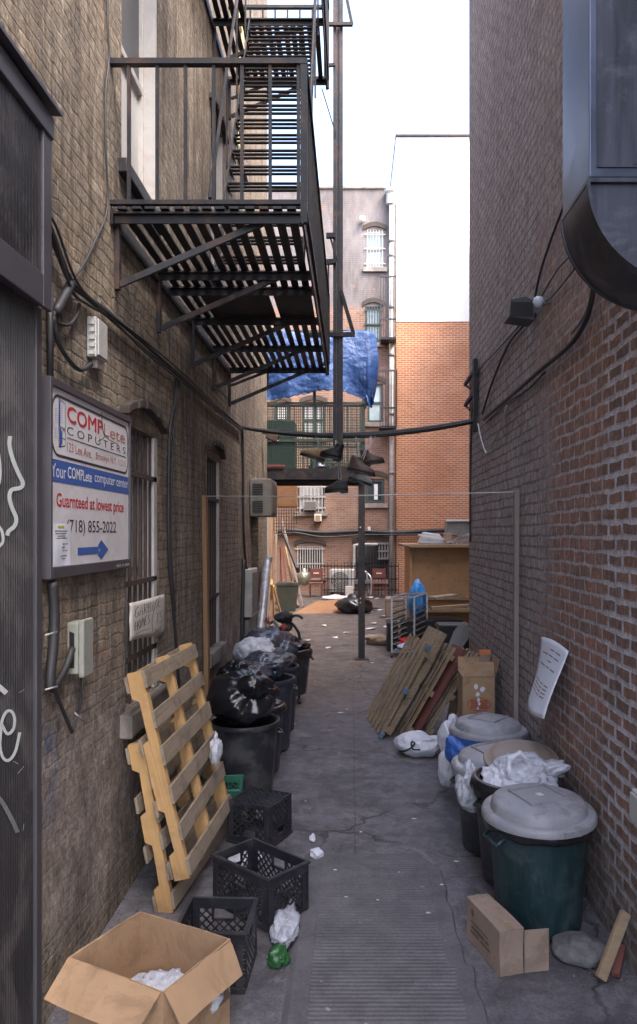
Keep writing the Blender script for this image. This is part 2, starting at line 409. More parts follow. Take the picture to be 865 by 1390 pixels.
BAGG=m_bag('grey_bag_film',(.06,.064,.085),.25,1,5,var=.6,bs=.35)
BAGW=m_bag('white_bag_film',(.62,.62,.68),.42,1,12,var=.12)
BAGC=m_bag('clear_bag_film',(.62,.63,.70),.2,.72,16)
BAGU=m_bag('blue_bag_film',(.035,.12,.42),.35)
TARP=m_bag('blue_tarp_weave',(.024,.080,.26),.5,1,13,var=.4,bs=.6,bd=.02)
GREENM=mat('green_mesh_paint',(.025,.045,.036),.5)
GREYP=mat('grey_enamel',(.44,.43,.415),.5,0,.12,6,.1,50,(.26,.235,.21),.5,5)
GREYD=mat('dark_grey_enamel',(.17,.165,.16),.5,0,.15,6,.1,50,(.10,.09,.08),.5,5)
GREENG=mat('grey_green_enamel',(.275,.285,.245),.5,0,.12,6,.1,50,(.17,.15,.12),.5,5)
ACC=mat('air_conditioner_beige',(.215,.195,.17),.6,0,.12,6,.1,50,(.12,.105,.09),.5,5)
ACW=mat('white_condenser',(.58,.565,.54),.5,0,.08)
BLACK=mat('black_rubber',(.012,.012,.014),.5,0,.3,20,.1,60)
CABLE=mat('dark_cable',(.028,.027,.030),.55,0,.3,10,.1,60)
CABLEW=mat('pale_cable',(.42,.41,.40),.5)
ALU=mat('aluminium_tube',(.55,.56,.58),.35,.8,.1)
SIGNW=mat('sign_face',(.56,.55,.575),.45,0,.05,3,.05,30,(.42,.40,.40),.35,4)
INKB=mat('sign_blue',(.035,.095,.32),.5,0,.08,bump=0); INKR=mat('sign_red',(.42,.028,.035),.5,0,.1,bump=0); INKK=mat('sign_black',(.035,.033,.04),.6,0,.1,bump=0)
INKP=mat('sign_faded_red',(.40,.16,.14),.6,0,.2,bump=0); INKW=mat('sign_white',(.62,.62,.65),.5,0,.05,bump=0)
SPRAY=mat('white_spray_paint',(.56,.60,.60),.7,0,.15,20,.1)
PAPER=mat('paper_sheet',(.60,.61,.68),.8,0,.06,6,.2,20)
CARDS=mat('sign_card',(.50,.47,.44),.85,0,.1,6,.1,40,(.36,.32,.28),.4,5)
LEATHER=mat('brown_leather',(.075,.045,.034),.5,0,.35,14,.3,40); LEATHT=mat('tan_leather',(.26,.17,.085),.6,0,.3,14,.3,40); CLOTHP=mat('pale_canvas',(.38,.38,.40),.8,0,.2,14,.2,60)
REDP=mat('red_plastic',(.40,.03,.03),.4,0,.1); BLUEP=mat('blue_plastic',(.04,.13,.40),.4); GRNP=mat('green_wrapper',(.025,.10,.03),.3)
ROCK=mat('grey_stone',(.13,.125,.125),.9,0,.4,12,.8,30,bdist=.012)
PINK=mat('pink_plastic',(.55,.10,.16),.4)
CREAM=mat('cream_tone',(.60,.50,.26),.7,0,.1)
EX=V((1,0,0)); EY=V((0,1,0)); EZ=V((0,0,1))
# ---------------------------------------------------------------- ground
def gh(x,y): return 0.0
g=MB(); g.grid(lambda u,v:V((-400+800*u,-400+800*v,0)),8,8)
tag(g.build('ground',GR,local=True),kind='structure')
def pad():
    t=NT('grooved_concrete'); p=t.pos(); sep=t.n('ShaderNodeSeparateXYZ',{0:p})
    b=t.noise(p,5,7,.7,.3); c=t.noise(p,55,4,.7)
    col=t.mix(t.ramp(b,.35,.65),(.08,.073,.078),(.132,.122,.128))
    col=t.mix(t.math('MULTIPLY',t.ramp(t.noise(p,24,2),.73,.77),.5),col,(.40,.38,.36))
    col=t.mix(.5,col,t.mix(t.ramp(c,.3,.7),(.6,.6,.6),(1.35,1.35,1.35)),'MULTIPLY')
    t.P(Base_Color=col,Roughness=.75); t.set(t.b,'Normal',t.bump(t.math('ADD',b,t.math('MULTIPLY',c,.3)),.5,.008)); m=t.m
    x0,x1,y0,y1=-.275,.545,1.2,4.86
    mb=MB(); n=int((y1-.12-y0)/.030)
    ys=[];zs=[]
    for i in range(n):
        y=y0+i*.030
        ys+=[y,y+.007,y+.015,y+.022]; zs+=[.016,.0128,.0128,.016]
    ys+=[y1-.12,y1-.02,y1]; zs+=[.016,.014,.002]
    def row(y): # the far right corner of the slab is broken away
        return x1-(max(0,(y-4.62))*.5+.015*noise.noise(V((0,y*6,3))))+(.03 if y<3.6 else 0)
    vs=[];fs=[]
    for y,z in zip(ys,zs):
        r=row(y); vs+=[(x0-.03,y,0.0),(x0,y,.016),(x0+.08,y,.016),(x0+.085,y,z),(r-.085,y,z),(r-.08,y,.016 if y<y1-.03 else z),(r,y,.014 if y<y1-.03 else z),(r+.012,y,0.0)]
    for i in range(len(ys)-1):
        for k in range(7): fs.append((i*8+k,i*8+k+1,i*8+k+9,i*8+k+8))
    mb.add(vs,fs); tag(mb.build('grooved_pavement',m,local=True),kind='structure')
pad()
# ---------------------------------------------------------------- wall with openings
def facade(mb,axis,c,u0,u1,z0,z1,ops,depth):
    us=sorted(set([u0,u1]+[o[k] for o in ops for k in (0,1)])); zs=sorted(set([z0,z1]+[o[k] for o in ops for k in (2,3)]))
    P=(lambda u,z,d=0:(c+d,u,z)) if axis=='x' else (lambda u,z,d=0:(u,c+d,z))
    for i in range(len(us)-1):
        for j in range(len(zs)-1):
            mu=(us[i]+us[i+1])/2; mz=(zs[j]+zs[j+1])/2
            if any(o[0]<mu<o[1] and o[2]<mz<o[3] for o in ops): continue
            mb.add([P(us[i],zs[j]),P(us[i+1],zs[j]),P(us[i+1],zs[j+1]),P(us[i],zs[j+1])],[(0,1,2,3)])
    for a,b,e,f in ops:
        q=[(a,e),(b,e),(b,f),(a,f)]
        for k in range(4):
            p,r=q[k],q[(k+1)%4]
            mb.add([P(*p),P(*r),P(*r,depth),P(*p,depth)],[(0,1,2,3)])
        mb.add([P(*x,depth) for x in q],[(0,1,2,3)])
# ================================================================ LEFT BUILDING
W_UP=(4.24,5.02,4.22,6.15); W_B=(6.92,7.56,4.55,6.12); W_C=(4.31,5.02,1.07,2.74); W_D=(6.74,7.38,1.02,2.80); W_E=(9.72,10.42,1.55,2.35); W_F=(8.45,9.15,6.5,8.3)
LBd=thing('brick_building','weathered tan brick building along the left side of the alley','building',(WL,5,0))
mb=MB(); facade(mb,'x',WL,-1,11.5,0,10.8,[W_UP,W_B,W_C,W_D,W_E,W_F],-.16)
x1=-9.
mb.add([(WL,-1,0),(x1,-1,0),(x1,-1,10.8),(WL,-1,10.8),(WL,11.5,0),(x1,11.5,0),(x1,11.5,10.8),(WL,11.5,10.8)],[(0,1,2,3),(4,5,6,7),(1,5,6,2),(3,7,6,2)])
mb.build('wall',LB,LBd)
mb=MB(); mb.box(WL-.3,WL+.06,-1,11.52,10.803,11.0); mb.build('cornice',STONE,LBd,bevel=.02)
def xbox(mb,off0,off1,y0,y1,z0,z1): mb.box(WL+off0,WL+off1,y0,y1,z0,z1)
def frame_x(op,d0,d1,w,mat_,name='window',mid=None,c=WL):
    y0,y1,z0,z1=op; e=.002; m=MB()
    m.box(c+d0,c+d1,y0+e,y0+w,z0+e,z1-e); m.box(c+d0,c+d1,y1-w,y1-e,z0+e,z1-e)
    m.box(c+d0,c+d1,y0+w,y1-w,z0+e,z0+w); m.box(c+d0,c+d1,y0+w,y1-w,z1-w,z1-e)
    if mid: m.box(c+d0,c+d1,y0+w,y1-w,mid-.025,mid+.025)
    return m.build(name,mat_,LBd,bevel=.004)
def pane_x(op,d,parent,mat_,name='glass',w=.03,z0=None,z1=None):
    m=MB(); m.box(WL+d-.006,WL+d,op[0]+w,op[1]-w,(z0 or op[2]+w),(z1 or op[3]-w)); return m.build(name,mat_,parent)
# upper window, white frame, grey blind
w=frame_x(W_UP,-.14,-.085,.05,PAINTW,mid=5.05)
pane_x(W_UP,-.115,w,GLASSG,z1=5.03); pane_x(W_UP,-.11,w,BLIND,'roller_blind',z0=5.07)
m=MB(); xbox(m,-.085,-.003,W_UP[1]-.022,W_UP[1]-.002,W_UP[2]+.002,W_UP[3]-.002); m.build('jamb',PAINTW,w)
m=MB(); xbox(m,-.10,.05,W_UP[0]-.06,W_UP[1]+.06,W_UP[2]-.085,W_UP[2]-.003); m.build('sill',IRON2,w,bevel=.006)
m=MB(); xbox(m,-.12,-.10,W_UP[0]+.05,W_UP[0]+.30,4.27,5.0); m.build('sash',PAINTW,w,bevel=.004)
# second upper window
w=frame_x(W_B,-.14,-.08,.05,PAINTW,mid=5.35); pane_x(W_B,-.11,w,GLASS)
m=MB(); xbox(m,-.08,-.003,W_B[1]-.022,W_B[1]-.002,W_B[2]+.002,W_B[3]-.002); m.build('jamb',PAINTW,w)
m=MB(); xbox(m,-.10,.04,W_B[0]-.06,W_B[1]+.06,W_B[2]-.08,W_B[2]-.003); m.build('sill',STONE,w,bevel=.006)
w=frame_x(W_F,-.14,-.02,.09,CREAM,mid=7.4); pane_x(W_F,-.11,w,GLASSP)  # cream frame stands in for a yellow patch high on the wall
m=MB(); xbox(m,-.10,.04,W_F[0]-.06,W_F[1]+.06,W_F[2]-.08,W_F[2]-.003); m.build('sill',STONE,w,bevel=.006)
def arch_hood(op,rise,mat_,proud,th=.05):
    y0,y1,z0,z1=op; m=MB(); n=10; ym=(y0+y1)/2; h=(y1-y0)/2+.10
    lo=[(ym+h*(-1+2*i/n),z1+rise*(1-((-1+2*i/n))**2)-.02) for i in range(n+1)]
    for i in range(n):      # voussoirs, each a little proud in its own way
        a,b=lo[i],lo[i+1]; q=proud+random.uniform(-.012,.012); g_=.004
        m.prism([(a[0]+g_,a[1]),(b[0]-g_,b[1]),(b[0]-g_,b[1]+th),(a[0]+g_,a[1]+th)],(WL-.02,0,0),EY,EZ,EX,q+.02)
    return m.build('arch_hood',mat_,LBd,bevel=.006)
HOOD=mat('shade_dark_hood',(.058,.046,.038),.9,0,.3,9,.5,40,bdist=.01)  # dark colour paints in the shadowed recess above the windows
arch_hood((4.31,5.02,1,2.80),.09,HOOD,.06); arch_hood((6.74,7.38,1,2.86),.09,HOOD,.055); arch_hood((9.75,10.35,1,2.62),.10,HOOD,.05); arch_hood(W_B,.07,HOOD,.05)
def grille(op,parent,nb,rails,off=-.03,r=.011,mt=RUST):
    y0,y1,z0,z1=op; m=MB()
    for i in range(nb):
        y=y0+(y1-y0)*(i+.6)/(nb+.2); xbox(m,off-.009,off+.009,y-.009,y+.009,z0+.004,z1-.004)
    for z in rails: xbox(m,off+.013,off+.028,y0-.05,y1+.03,z-.016,z+.016)
    return m.build('security_grille',mt,parent)
w=frame_x(W_C,-.15,-.10,.05,PAINTW,mid=1.9); pane_x(W_C,-.12,w,GLASSG); grille(W_C,w,6,[1.35,1.80,2.46])
m=MB(); xbox(m,-.10,-.002,W_C[1]-.07,W_C[1]-.003,W_C[2]+.004,W_C[3]-.003); m.build('jamb',PAINTW,w)
m=MB(); xbox(m,-.12,.07,W_C[0]-.10,W_C[1]+.10,W_C[2]-.14,W_C[2]-.003); m.build('sill',STONE,w,bevel=.012)
w=frame_x(W_D,-.15,-.10,.05,PAINTW,mid=1.9); pane_x(W_D,-.12,w,GLASSG); grille(W_D,w,5,[1.5,2.42])
m=MB(); xbox(m,-.10,-.002,W_D[1]-.06,W_D[1]-.003,W_D[2]+.004,W_D[3]-.003); m.build('jamb',PAINTW,w)
m=MB(); xbox(m,-.12,.06,W_D[0]-.10,W_D[1]+.10,W_D[2]-.13,W_D[2]-.003); m.build('sill',STONE,w,bevel=.012)
w=frame_x(W_E,-.15,-.10,.05,PAINTD); pane_x(W_E,-.12,w,GLASS)
# roll-down shutter with header box
y1=3.055
sh=MB(); n=int((y1-.9)/.02); prof=[]
for i in range(n):
    y=.9+i*.02; prof+=[(y,.018),(y+.006,.018),(y+.009,.010),(y+.017,.010)]
vs=[];fs=[]
for i,(y,o) in enumerate(prof): vs+=[(WL+o,y,0.02),(WL+o,y,3.03)]
for i in range(len(prof)-1): fs.append((2*i,2*i+2,2*i+3,2*i+1))
sh.add(vs,fs); SH=sh.build('rolling_shutter',SHUT,LBd)
m=MB(); xbox(m,.002,.032,y1-.03,y1+.022,0.0,3.03); m.build('side_frame',SHUTF,SH,bevel=.004)
hx=.082
m=MB()
xbox(m,.0,hx-.012,.9,3.04,3.03,3.80); 
HB=m.build('header_box',SHUTF,LBd)
m=MB()
for i in range(int(2.0/.028)):
    y=.95+i*.028
    if y<2.955: xbox(m,hx-.012,hx-.004,y,y+.017,3.14,3.70)
m.build('ribbed_panel',SHUT,HB)
m=MB(); xbox(m,hx-.012,hx+.004,2.965,3.045,3.005,3.74); xbox(m,hx-.012,hx+.004,.9,2.963,3.005,3.135); xbox(m,.0,hx+.012,.9,3.05,3.71,3.80); m.build('panel_frame',SHUTF,HB,bevel=.004)
m=MB(); m.prism([(.0,0),(.12,-.015),(.12,-.03),(0,-.02)],(WL,.9,3.85),EX,EZ,EY,2.17); m.build('drip_cap',SHUTF,HB)
# graffiti on the shutter
def shmap(off=.021):
    def fn(px,py): 
        p=onL(px,py,off); return p
    return fn
gr=MB(); gm=shmap()
def smooth2(pts,k=6): return [(p.x,p.y) for p in spline([(a,b,0) for a,b in pts],k)]
ribbon(gr,smooth2([(14,592),(13,604),(17,622),(25,642),(31,655),(28,662),(16,665),(13,675),(16,688),(22,703),(20,714),(12,721),(10,727)]),5.5,gm)
ribbon(gr,smooth2([(-6,600),(-1,622),(0,650),(-6,668)]),4,gm)
ribbon(gr,smooth2([(-3,712),(3,722),(4,735),(-1,742)]),4,gm)
ribbon(gr,smooth2([(-10,926),(0,933),(9,941)]),7,gm)
ribbon(gr,smooth2([(3,984),(10,996),(18,990),(20,976),(16,966),(9,966),(3,978),(1,995),(0,1012),(4,1028),(12,1032),(21,1020),(27,994)],7),4,gm)
GRF=gr.build('graffiti',SPRAY,SH)
gr=MB(); ribbon(gr,smooth2([(-8,1075),(4,1090),(16,1112),(24,1130)]),6,gm)
gr.build('graffiti',mat('thin_spray_paint',(.16,.17,.18),.8,0,.3,30,.1),SH)
m=MB()   # keyed scratches
for a,b in (((24,1050),(33,1040)),((18,1033),(25,1037)),((31,1128),(33,1118)),((26,940),(33,936))): ribbon(m,[a,b],.8,gm)
m.build('scratches',GREYP,SH)
# ================================================================ RIGHT BUILDING
RBd=thing('brick_building','red brick building with thin grey paint along the right side of the alley','building',(WR,4,0))
m=MB(); m.box(WR,12,-1,8.54,0,8.6); m.build('wall',RB,RBd)
m=MB(); m.box(WR-.05,12.1,-1.05,8.56,8.603,8.8); m.build('cornice',STONE,RBd)
# ================================================================ BACK BUILDINGS
YB=26.0
def bx(px): return (px-CX)*YB/F
def bz(py): return EH-(py-CY)*YB/F
def rect(px0,px1,py0,py1): return (bx(px0),bx(px1),bz(py1),bz(py0))
AW=[rect(497,521,313,363),rect(496,518,416,465),rect(499,520,521,573),rect(496,522,650,683),rect(482,528,738,786),rect(403,439,741,781),rect(405,440,655,694),rect(411,441,548,592),rect(372,392,548,592)]
AB=thing('brick_building','purple brick tenement closing the yard with grey rendered top storey','building',(0,YB,0))
m=MB(); facade(m,'y',YB,-9,bx(537),0,bz(257),AW,.14)
xr=bx(537); zt=bz(257)
m.add([(-9,YB,0),(-9,YB+9,0),(-9,YB+9,zt),(-9,YB,zt),(xr,YB,0),(xr,YB+9,0),(xr,YB+9,zt),(xr,YB,zt)],[(0,1,2,3),(4,5,6,7),(3,2,6,7),(1,5,6,2)])
m.build('wall',PB,AB)
m=MB(); m.box(-9,bx(537)+.03,YB-.06,YB+.4,bz(257)+.003,bz(257)+.10); m.build('coping',STONE,AB,bevel=.02)
def win_y(op,fm,gl,parent,bars=0,mid=True,brm=None,sill=True,w=.07,rail=None):
    a,b,e,f=op; m=MB(); c=.004
    m.box(a+c,a+w,YB+.03,YB+.10,e+c,f-c); m.box(b-w,b-c,YB+.03,YB+.10,e+c,f-c); m.box(a+w,b-w,YB+.03,YB+.10,e+c,e+w); m.box(a+w,b-w,YB+.03,YB+.10,f-w,f-c)
    if mid: m.box(a+w,b-w,YB+.03,YB+.10,(e+f)/2-.04,(e+f)/2+.04)
    o=m.build('window',fm,parent)
    m=MB(); m.box(a+w,b-w,YB+.075,YB+.09,e+w,f-w); m.build('glass',gl,o)
    if bars:
        m=MB()
        for i in range(bars):
            x=a+(b-a)*(i+.5)/bars; m.box(x-.014,x+.014,YB-.03,YB-.005,e-.02,f)
        for z in (rail or (e+.12,f-.15,(e+f)/2)): m.box(a-.06,b+.06,YB-.045,YB-.031,z-.02,z+.02)
        m.build('security_grille',brm or IRON2,o)
    if sill: m=MB(); m.box(a-.12,b+.12,YB-.10,YB-.003,e-.17,e-.02); m.build('sill',STONE,o,bevel=.01)
    n=8; m=MB(); xm=(a+b)/2; h=(b-a)/2+.1
    pts=[(xm+h*(-1+2*i/n),f+.02+.14*(1-(-1+2*i/n)**2)) for i in range(n+1)]
    for i in range(n):
        p,q=pts[i],pts[i+1]; m.prism([(p[0],p[1]-.02),(q[0],q[1]-.02),(q[0],q[1]+.14),(p[0],p[1]+.14)],(0,YB-.045,0),EX,EZ,EY,.04)
    m.build('lintel',HOOD,o)
    return o
win_y(AW[0],PAINTW,GLASSP,AB,6,True,PAINTW)
win_y(AW[1],PAINTD,GLASSP,AB,6,True,PAINTD); win_y(AW[2],PAINTD,GLASSP,AB,0)
o=win_y(AW[3],PAINTD,GLASS,AB,0,False,w=.10)
m=MB(); m.box(bx(508),bx(513),YB+.05,YB+.07,bz(678),bz(657)); m.build('curtain',INKW,o)
win_y(AW[4],PAINTD,GLASS,AB,12,False,IRON2,w=.05)
win_y(AW[5],PAINTW,GLASS,AB,11,False,GREYP,w=.05,rail=(bz(779),bz(745),bz(765)))
o=win_y(AW[6],PAINTD,GLASSG,AB,7,True,GREYP,w=.08)
m=MB(); m.box(bx(414),bx(430),YB-.30,YB-.06,bz(693),bz(681)); a=tag(m.build('air_conditioner',ACC,bevel=.015),'small air conditioner in the barred window low on the purple tenement','air conditioner')
m=MB()
for i in range(6): z=bz(692)+.03+i*.045; m.box(bx(415),bx(429),YB-.312,YB-.302,z,z+.02)
m.build('louvre',GREYD,a)
win_y(AW[7],PAINTD,GLASSG,AB); win_y(AW[8],PAINTD,GLASSG,AB)
# downspout, duct head and vent
def tpx(pts,Y): return [at(x,y,Y) for x,y in pts]
m=MB(); m.tube(tpx([(531.5,330),(531.5,806)],YB-.14),.085,10); DS=tag(m.build('downspout',GREYP,None,True),'pale metal downspout running down the right end of the purple tenement','downspout')
m=MB()
for y in (345,415,480,560,640,720): m=MB(); m.tube(tpx([(531.5,y),(531.5,y+4)],YB-.14),.11,10); m.build('pipe_clamp',GREYD,DS,True)
m=MB(); a,b=bx(528),bx(535); m.box(a,b,YB-.28,YB-.03,bz(330),bz(282)); FD=tag(m.build('vent_duct',GREYP,bevel=.02),'boxy grey vent duct high on the purple tenement above the downspout','vent duct')
m=MB(); m.lathe([(.16,0),(.16,.35),(.22,.42),(.22,.5),(.05,.6)],(bx(530),YB-.18,bz(281)+.002),16,capt=True); m.build('vent_cap',GREYP,FD,True,auto=40)
m=MB(); m.box(bx(427),bx(437),YB-.25,YB-.003,bz(708),bz(698)); q=tag(m.build('wall_vent',CARDS,bevel=.02),'small cream vent box below the barred window with the air conditioner','vent')
m=MB(); m.box(bx(429),bx(435),YB-.262,YB-.252,bz(706),bz(700)); m.build('grate',LEATHT,q)
m=MB(); m.box(bx(499),bx(503),YB-.16,YB-.003,bz(720),bz(715)); tag(m.build('junction_box',ACW,bevel=.01),'tiny white junction box above the long pipe on the back wall','junction box')
m=MB(); m.lathe([(.03,0),(.09,.02),(.12,.1),(.10,.2),(.02,.24)],(bx(492),YB-.16,bz(305)),12); m.box(bx(492)-.03,bx(492)+.03,YB-.06,YB-.003,bz(302),bz(300)); tag(m.build('wall_lamp',ACW,None,True),'small white flood lamp near the top of the grey render','wall lamp')
pts=[at(x,y,YB-.1) for x,y in ((376,722),(400,720),(440,723),(490,721),(540,723),(600,720),(650,722),(700,721))]
m=MB(); m.tube(spline(pts,5),.07,8); pts2=[p+V((0,-.1,-.12+.05*math.sin(i*2.))) for i,p in enumerate(pts)]; m.tube(spline(pts2,5),.035,6)
tag(m.build('conduit',CABLE,None,True),'long dark conduit crossing both back walls above the ground floor windows','conduit')
# narrow iron balconies on the right end of the tenement
for (p0,p1,yt,yb),lab in (((516,536,384,465),'narrow iron balcony beside the second barred window of the tenement'),((515,537,508,582),'narrow iron balcony beside the half hidden window near the tarp')):
    B=thing('iron_balcony',lab,'balcony',(bx(526),YB-.4,bz(yb)),group='small iron balconies on the back wall')
    m=MB(); m.box(bx(p0),bx(p1),YB-.75,YB-.01,bz(yb)-.08,bz(yb)); m.build('floor',IRON,B)
    m=MB()
    for i in range(7):
        x=bx(p0)+(bx(p1)-bx(p0))*i/6; m.box(x-.014,x+.014,YB-.75,YB-.72,bz(yb)+.002,bz(yt))
    for z in (bz(yt)-.04,bz(yb)+.6): m.box(bx(p0),bx(p1),YB-.77,YB-.751,z-.03,z+.03)
    m.build('railing',IRON2,B)
# orange neighbour with white upper wall
BB=thing('brick_building','tall orange brick building with a white painted upper wall behind the shed','building',(8,YB,0))
zo=bz(435.5)
m=MB(); m.box(bx(538.5),16,YB+.12,YB+10,0,zo); m.build('wall',OB,BB)
m=MB(); m.box(bx(538),16.02,YB+.10,YB+10.02,zo+.003,bz(184)); m.build('upper_wall',WP,BB)
m=MB(); m.box(bx(537),16.1,YB+.0,YB+10.1,bz(184)+.003,bz(182)); m.build('coping',IRON2,BB)
m=MB(); m.box(4.4,12,8.542,YB+.09,0,12.5); m.build('unseen_shade_wing',OB,RBd)  # unseen wing, added to block light over the right of the yard
m=MB(); m.box(-9,-3.15,11.503,YB-.01,0,10.8); m.build('unseen_shade_wing',PB,LBd)  # second unseen wing, added on the left to dim the yard
# ================================================================ FIRE ESCAPE
XO=-.262; D0,D1=4.05,7.92; ZD=3.87; ZU=6.92
FE=thing('fire_escape','black iron fire escape with slatted landing and stair on the left wall','fire escape',(WL,6,ZD))
def platform(z,hole=None,near=D0,far=D1,plates=()):
    m=MB(); n=13
    for i in range(n):
        x=WL+.03+(XO-WL-.06)*(i+.5)/n; w=.024
        segs=[(near,far)]
        if hole and hole[0]-.02<x<hole[1]+.02: segs=[(near,hole[2]),(hole[3],far)]
        for a,b in segs:
            if b-a>.05:
                j=random.uniform(-.006,.006); m.box(x-w+j,x+w+j,a-.03,b+.03,z-.016+random.uniform(0,.004),z)
    for i,y in enumerate([near+.02,4.98,5.30,6.05,6.95,far-.05]):
        if near<=y<=far and not (hole and hole[2]+.1<y<hole[3]-.1): m.box(WL+.01,XO,y-.006,y+.006,z-.075,z-.018); m.box(WL+.01,XO,y-.03,y+.03,z-.030,z-.019)
    for x in (WL+.012,XO-.006): m.box(x-.006,x+.006,near-.02,far+.02,z-.09,z-.001)
    for p in plates: m.box(*p,z-.022,z-.0175)
    return m
platform(ZD,plates=((-1.10,-.62,5.33,6.02),(-.58,-.30,5.40,6.03))).build('platform',IRON,FE)
ST=(-.955,-.345); HOLE=(ST[0]-.03,ST[1]+.06,4.75,7.0)
platform(ZU,HOLE).build('platform',IRON,FE)
m=MB(); xs=[-1.28,-.28]
# brackets to the wall
for z in (ZD,ZU):
    for y in (4.12,5.0,6.06,7.02,7.9):
        m=MB(); m.box(WL+.004,WL+.03,y-.02,y+.02,z-.42,z-.02)
        m.bar((WL+.03,y,z-.39),(WL+.82,y,z-.05),.022,.034)
        if y>7.8: m.bar((WL+.42,y,z-.22),(WL+.42,y,z-.05),.02,.02); m.bar((WL+.03,y,z-.20),(WL+.44,y,z-.04),.018,.026)
        m.build('bracket',IRON2,FE)
# railings
def rail_end(y,z,h,n,x0=WL+.0,x1=XO):
    o=MB(); o.box(x0,x1+.02,y-.02,y+.02,z+h-.03,z+h); o.box(x0,x1+.02,y-.016,y+.016,z+.018,z+.042)
    r=o.build('railing',IRON,FE)
    for i in range(n):
        x=x0+.10+(x1-x0-.13)*i/(n-1); p=MB(); p.box(x-.009,x+.009,y-.009,y+.009,z+.043,z+h-.031); p.build('picket',IRON,r)
    return r
rail_end(D0,ZD,.81,7); rail_end(D1,ZD,.81,7,ST[1],XO); rail_end(D1,ZU,.80,8); rail_end(D0,ZU,.81,7)
def rail_side(z,h,y0,y1,n):
    o=MB(); o.box(XO-.02,XO+.02,y0+.021,y1-.021,z+h-.03,z+h); o.box(XO-.016,XO+.016,y0+.021,y1-.021,z+.018,z+.042); o.box(XO-.018,XO+.018,y0-.018,y0+.018,z-.08,z+h-.002);o.box(XO-.018,XO+.018,y1-.018,y1+.018,z-.08,z+h-.002)
    r=o.build('railing',IRON,FE)
    for i in range(n):
        y=y0+(y1-y0)*(i+.7)/(n+.4); p=MB(); p.box(XO-.009,XO+.009,y-.009,y+.009,z+.043,z+h-.031); p.build('picket',IRON,r)
rail_side(ZD,.81,D0,D1,30); rail_side(ZU,.80,D0,D1,26)
# stair
ya,yb=5.2,7.0; za,zb=ZD,ZU; n=17
S=MB()
for x in ST: S.bar((x,ya-.02,za),(x,yb,zb-.02),.012,.12)
SS=S.build('stair_stringer',IRON,FE)
for i in range(1,n):
    t=i/n; y=ya+(yb-ya)*t; z=za+(zb-za)*t
    p=MB()
    for k in (-.07,-.012,.046): p.box(ST[0]+.008,ST[1]-.008,y+k-.017,y+k+.017,z-.008,z)
    for x in (ST[0]+.012,ST[1]-.012): p.box(x-.004,x+.004,y-.09,y+.09,z-.032,z-.009)
    p.build('stair_tread',IRON,SS)
H=MB()
for x in (ST[1]+.03,ST[0]-.03):
    H.tube(spline([(x,ya-.05,za+.55),(x,ya+.1,za+.85),(x,(ya+yb)/2,(za+zb)/2+.82),(x,yb-.1,zb+.62),(x,yb,zb+.78)],6),.014,7)
    for t in (.08,.36,.64,.93): H.bar((x,ya+(yb-ya)*t,za+(zb-za)*t),(x,ya+(yb-ya)*t,za+(zb-za)*t+.80),.014,.014)
H.build('stair_handrail',IRON,FE)
# drop ladder hanging on the outer far corner
YL=8.22; XL=(459-CX)*YL/F
L=MB()
zb_=EH-(624-CY)*YL/F; zt_=11.5
for dx in (-.036,.036):
    L.box(XL+dx-.018,XL+dx+.018,YL-.03,YL+.03,zb_,zt_)
L.box(XL-.017,XL+.017,YL-.008,YL+.008,zb_+.02,zt_)
LD=L.build('ladder_guide',IRON2,FE)
L=MB()
for i in range(26): z=zb_+.15+i*.3; L.box(XL-.03,XL+.03,YL+.031,YL+.045,z,z+.03)
L.build('ladder_rung',IRON,LD)
def gb(p,q,w=.03,Y=YL-.06): G=MB(); G.bar(at(*p,Y),at(*q,Y),w,w); G.build('ladder_bracket',IRON,FE)
gb((420,455),(482,454),.045); gb((463,395),(480,453),.04); gb((444,33),(479,33),.035); gb((470,-6),(478,33),.03); gb((443,89),(455,88),.03); gb((443,320),(455,320),.05); gb((443,356),(456,355),.05); gb((448,320),(457,352),.02); gb((446,358),(446,440),.018)
gb((437,120),(456,182),.012)
# ================================================================ DUCT on the right wall
Yn,Yf=2.90,3.27; XD=(800-CX)*Yn/F
zc=EH-(245-CY)*Yn/F; Rd=WR-XD
DU=thing('ventilation_duct','big dark sheet metal duct dropping down the right wall to an elbow','duct',(WR,3.1,zc))
m=MB(); m.box(XD,WR-.003,Yn,Yf,zc+.012,8.5); m.cur=0
d=m.build('duct_shaft',DUCT,DU,bevel=.006)
m=MB()
for z in (zc+1.45,zc+2.9): m.box(XD-.012,WR-.004,Yn-.012,Yf+.012,z,z+.035)
m.box(XD+.17,XD+.185,Yn-.008,Yn-.002,zc+.06,8.4)
m.build('standing_seam',DUCTD,d)
m=MB(); m.box(XD+.028,WR-.004,Yn-.006,Yn-.0005,zc+.05,8.4); m.build('near_face_skin',DUCTD,d)  # darker, streaked sheet covering the shaft's near face
n=18; arc=[(WR-.003-Rd*math.cos(PI/2*i/n),zc-Rd*.96*math.sin(PI/2*i/n)) for i in range(n+1)]
m=MB(); m.prism(arc+[(WR-.003,zc)],(0,Yn+.012,0),EX,EZ,EY,Yf-Yn-.024); e=m.build('elbow',DUCTD,DU,True,auto=35)
m=MB()   # folded rims of the elbow
for y0_,y1_ in ((Yn-.004,Yn+.011),(Yf-.011,Yf+.004)):
    for i in range(n):
        a,b=arc[i],arc[i+1]; f=lambda p,k:(WR-.003+(p[0]-WR+.003)*k,zc+(p[1]-zc)*k)
        m.prism([f(a,1.012),f(b,1.012),f(b,.985),f(a,.985)],(0,y0_,0),EX,EZ,EY,y1_-y0_)
m.build('rim',DUCTD,e,True,auto=35)
m=MB(); m.box(XD-.005,WR-.004,Yn-.005,Yf+.005,zc-.008,zc+.010); m.build('joint_flange',DUCTD,DU,bevel=.002)
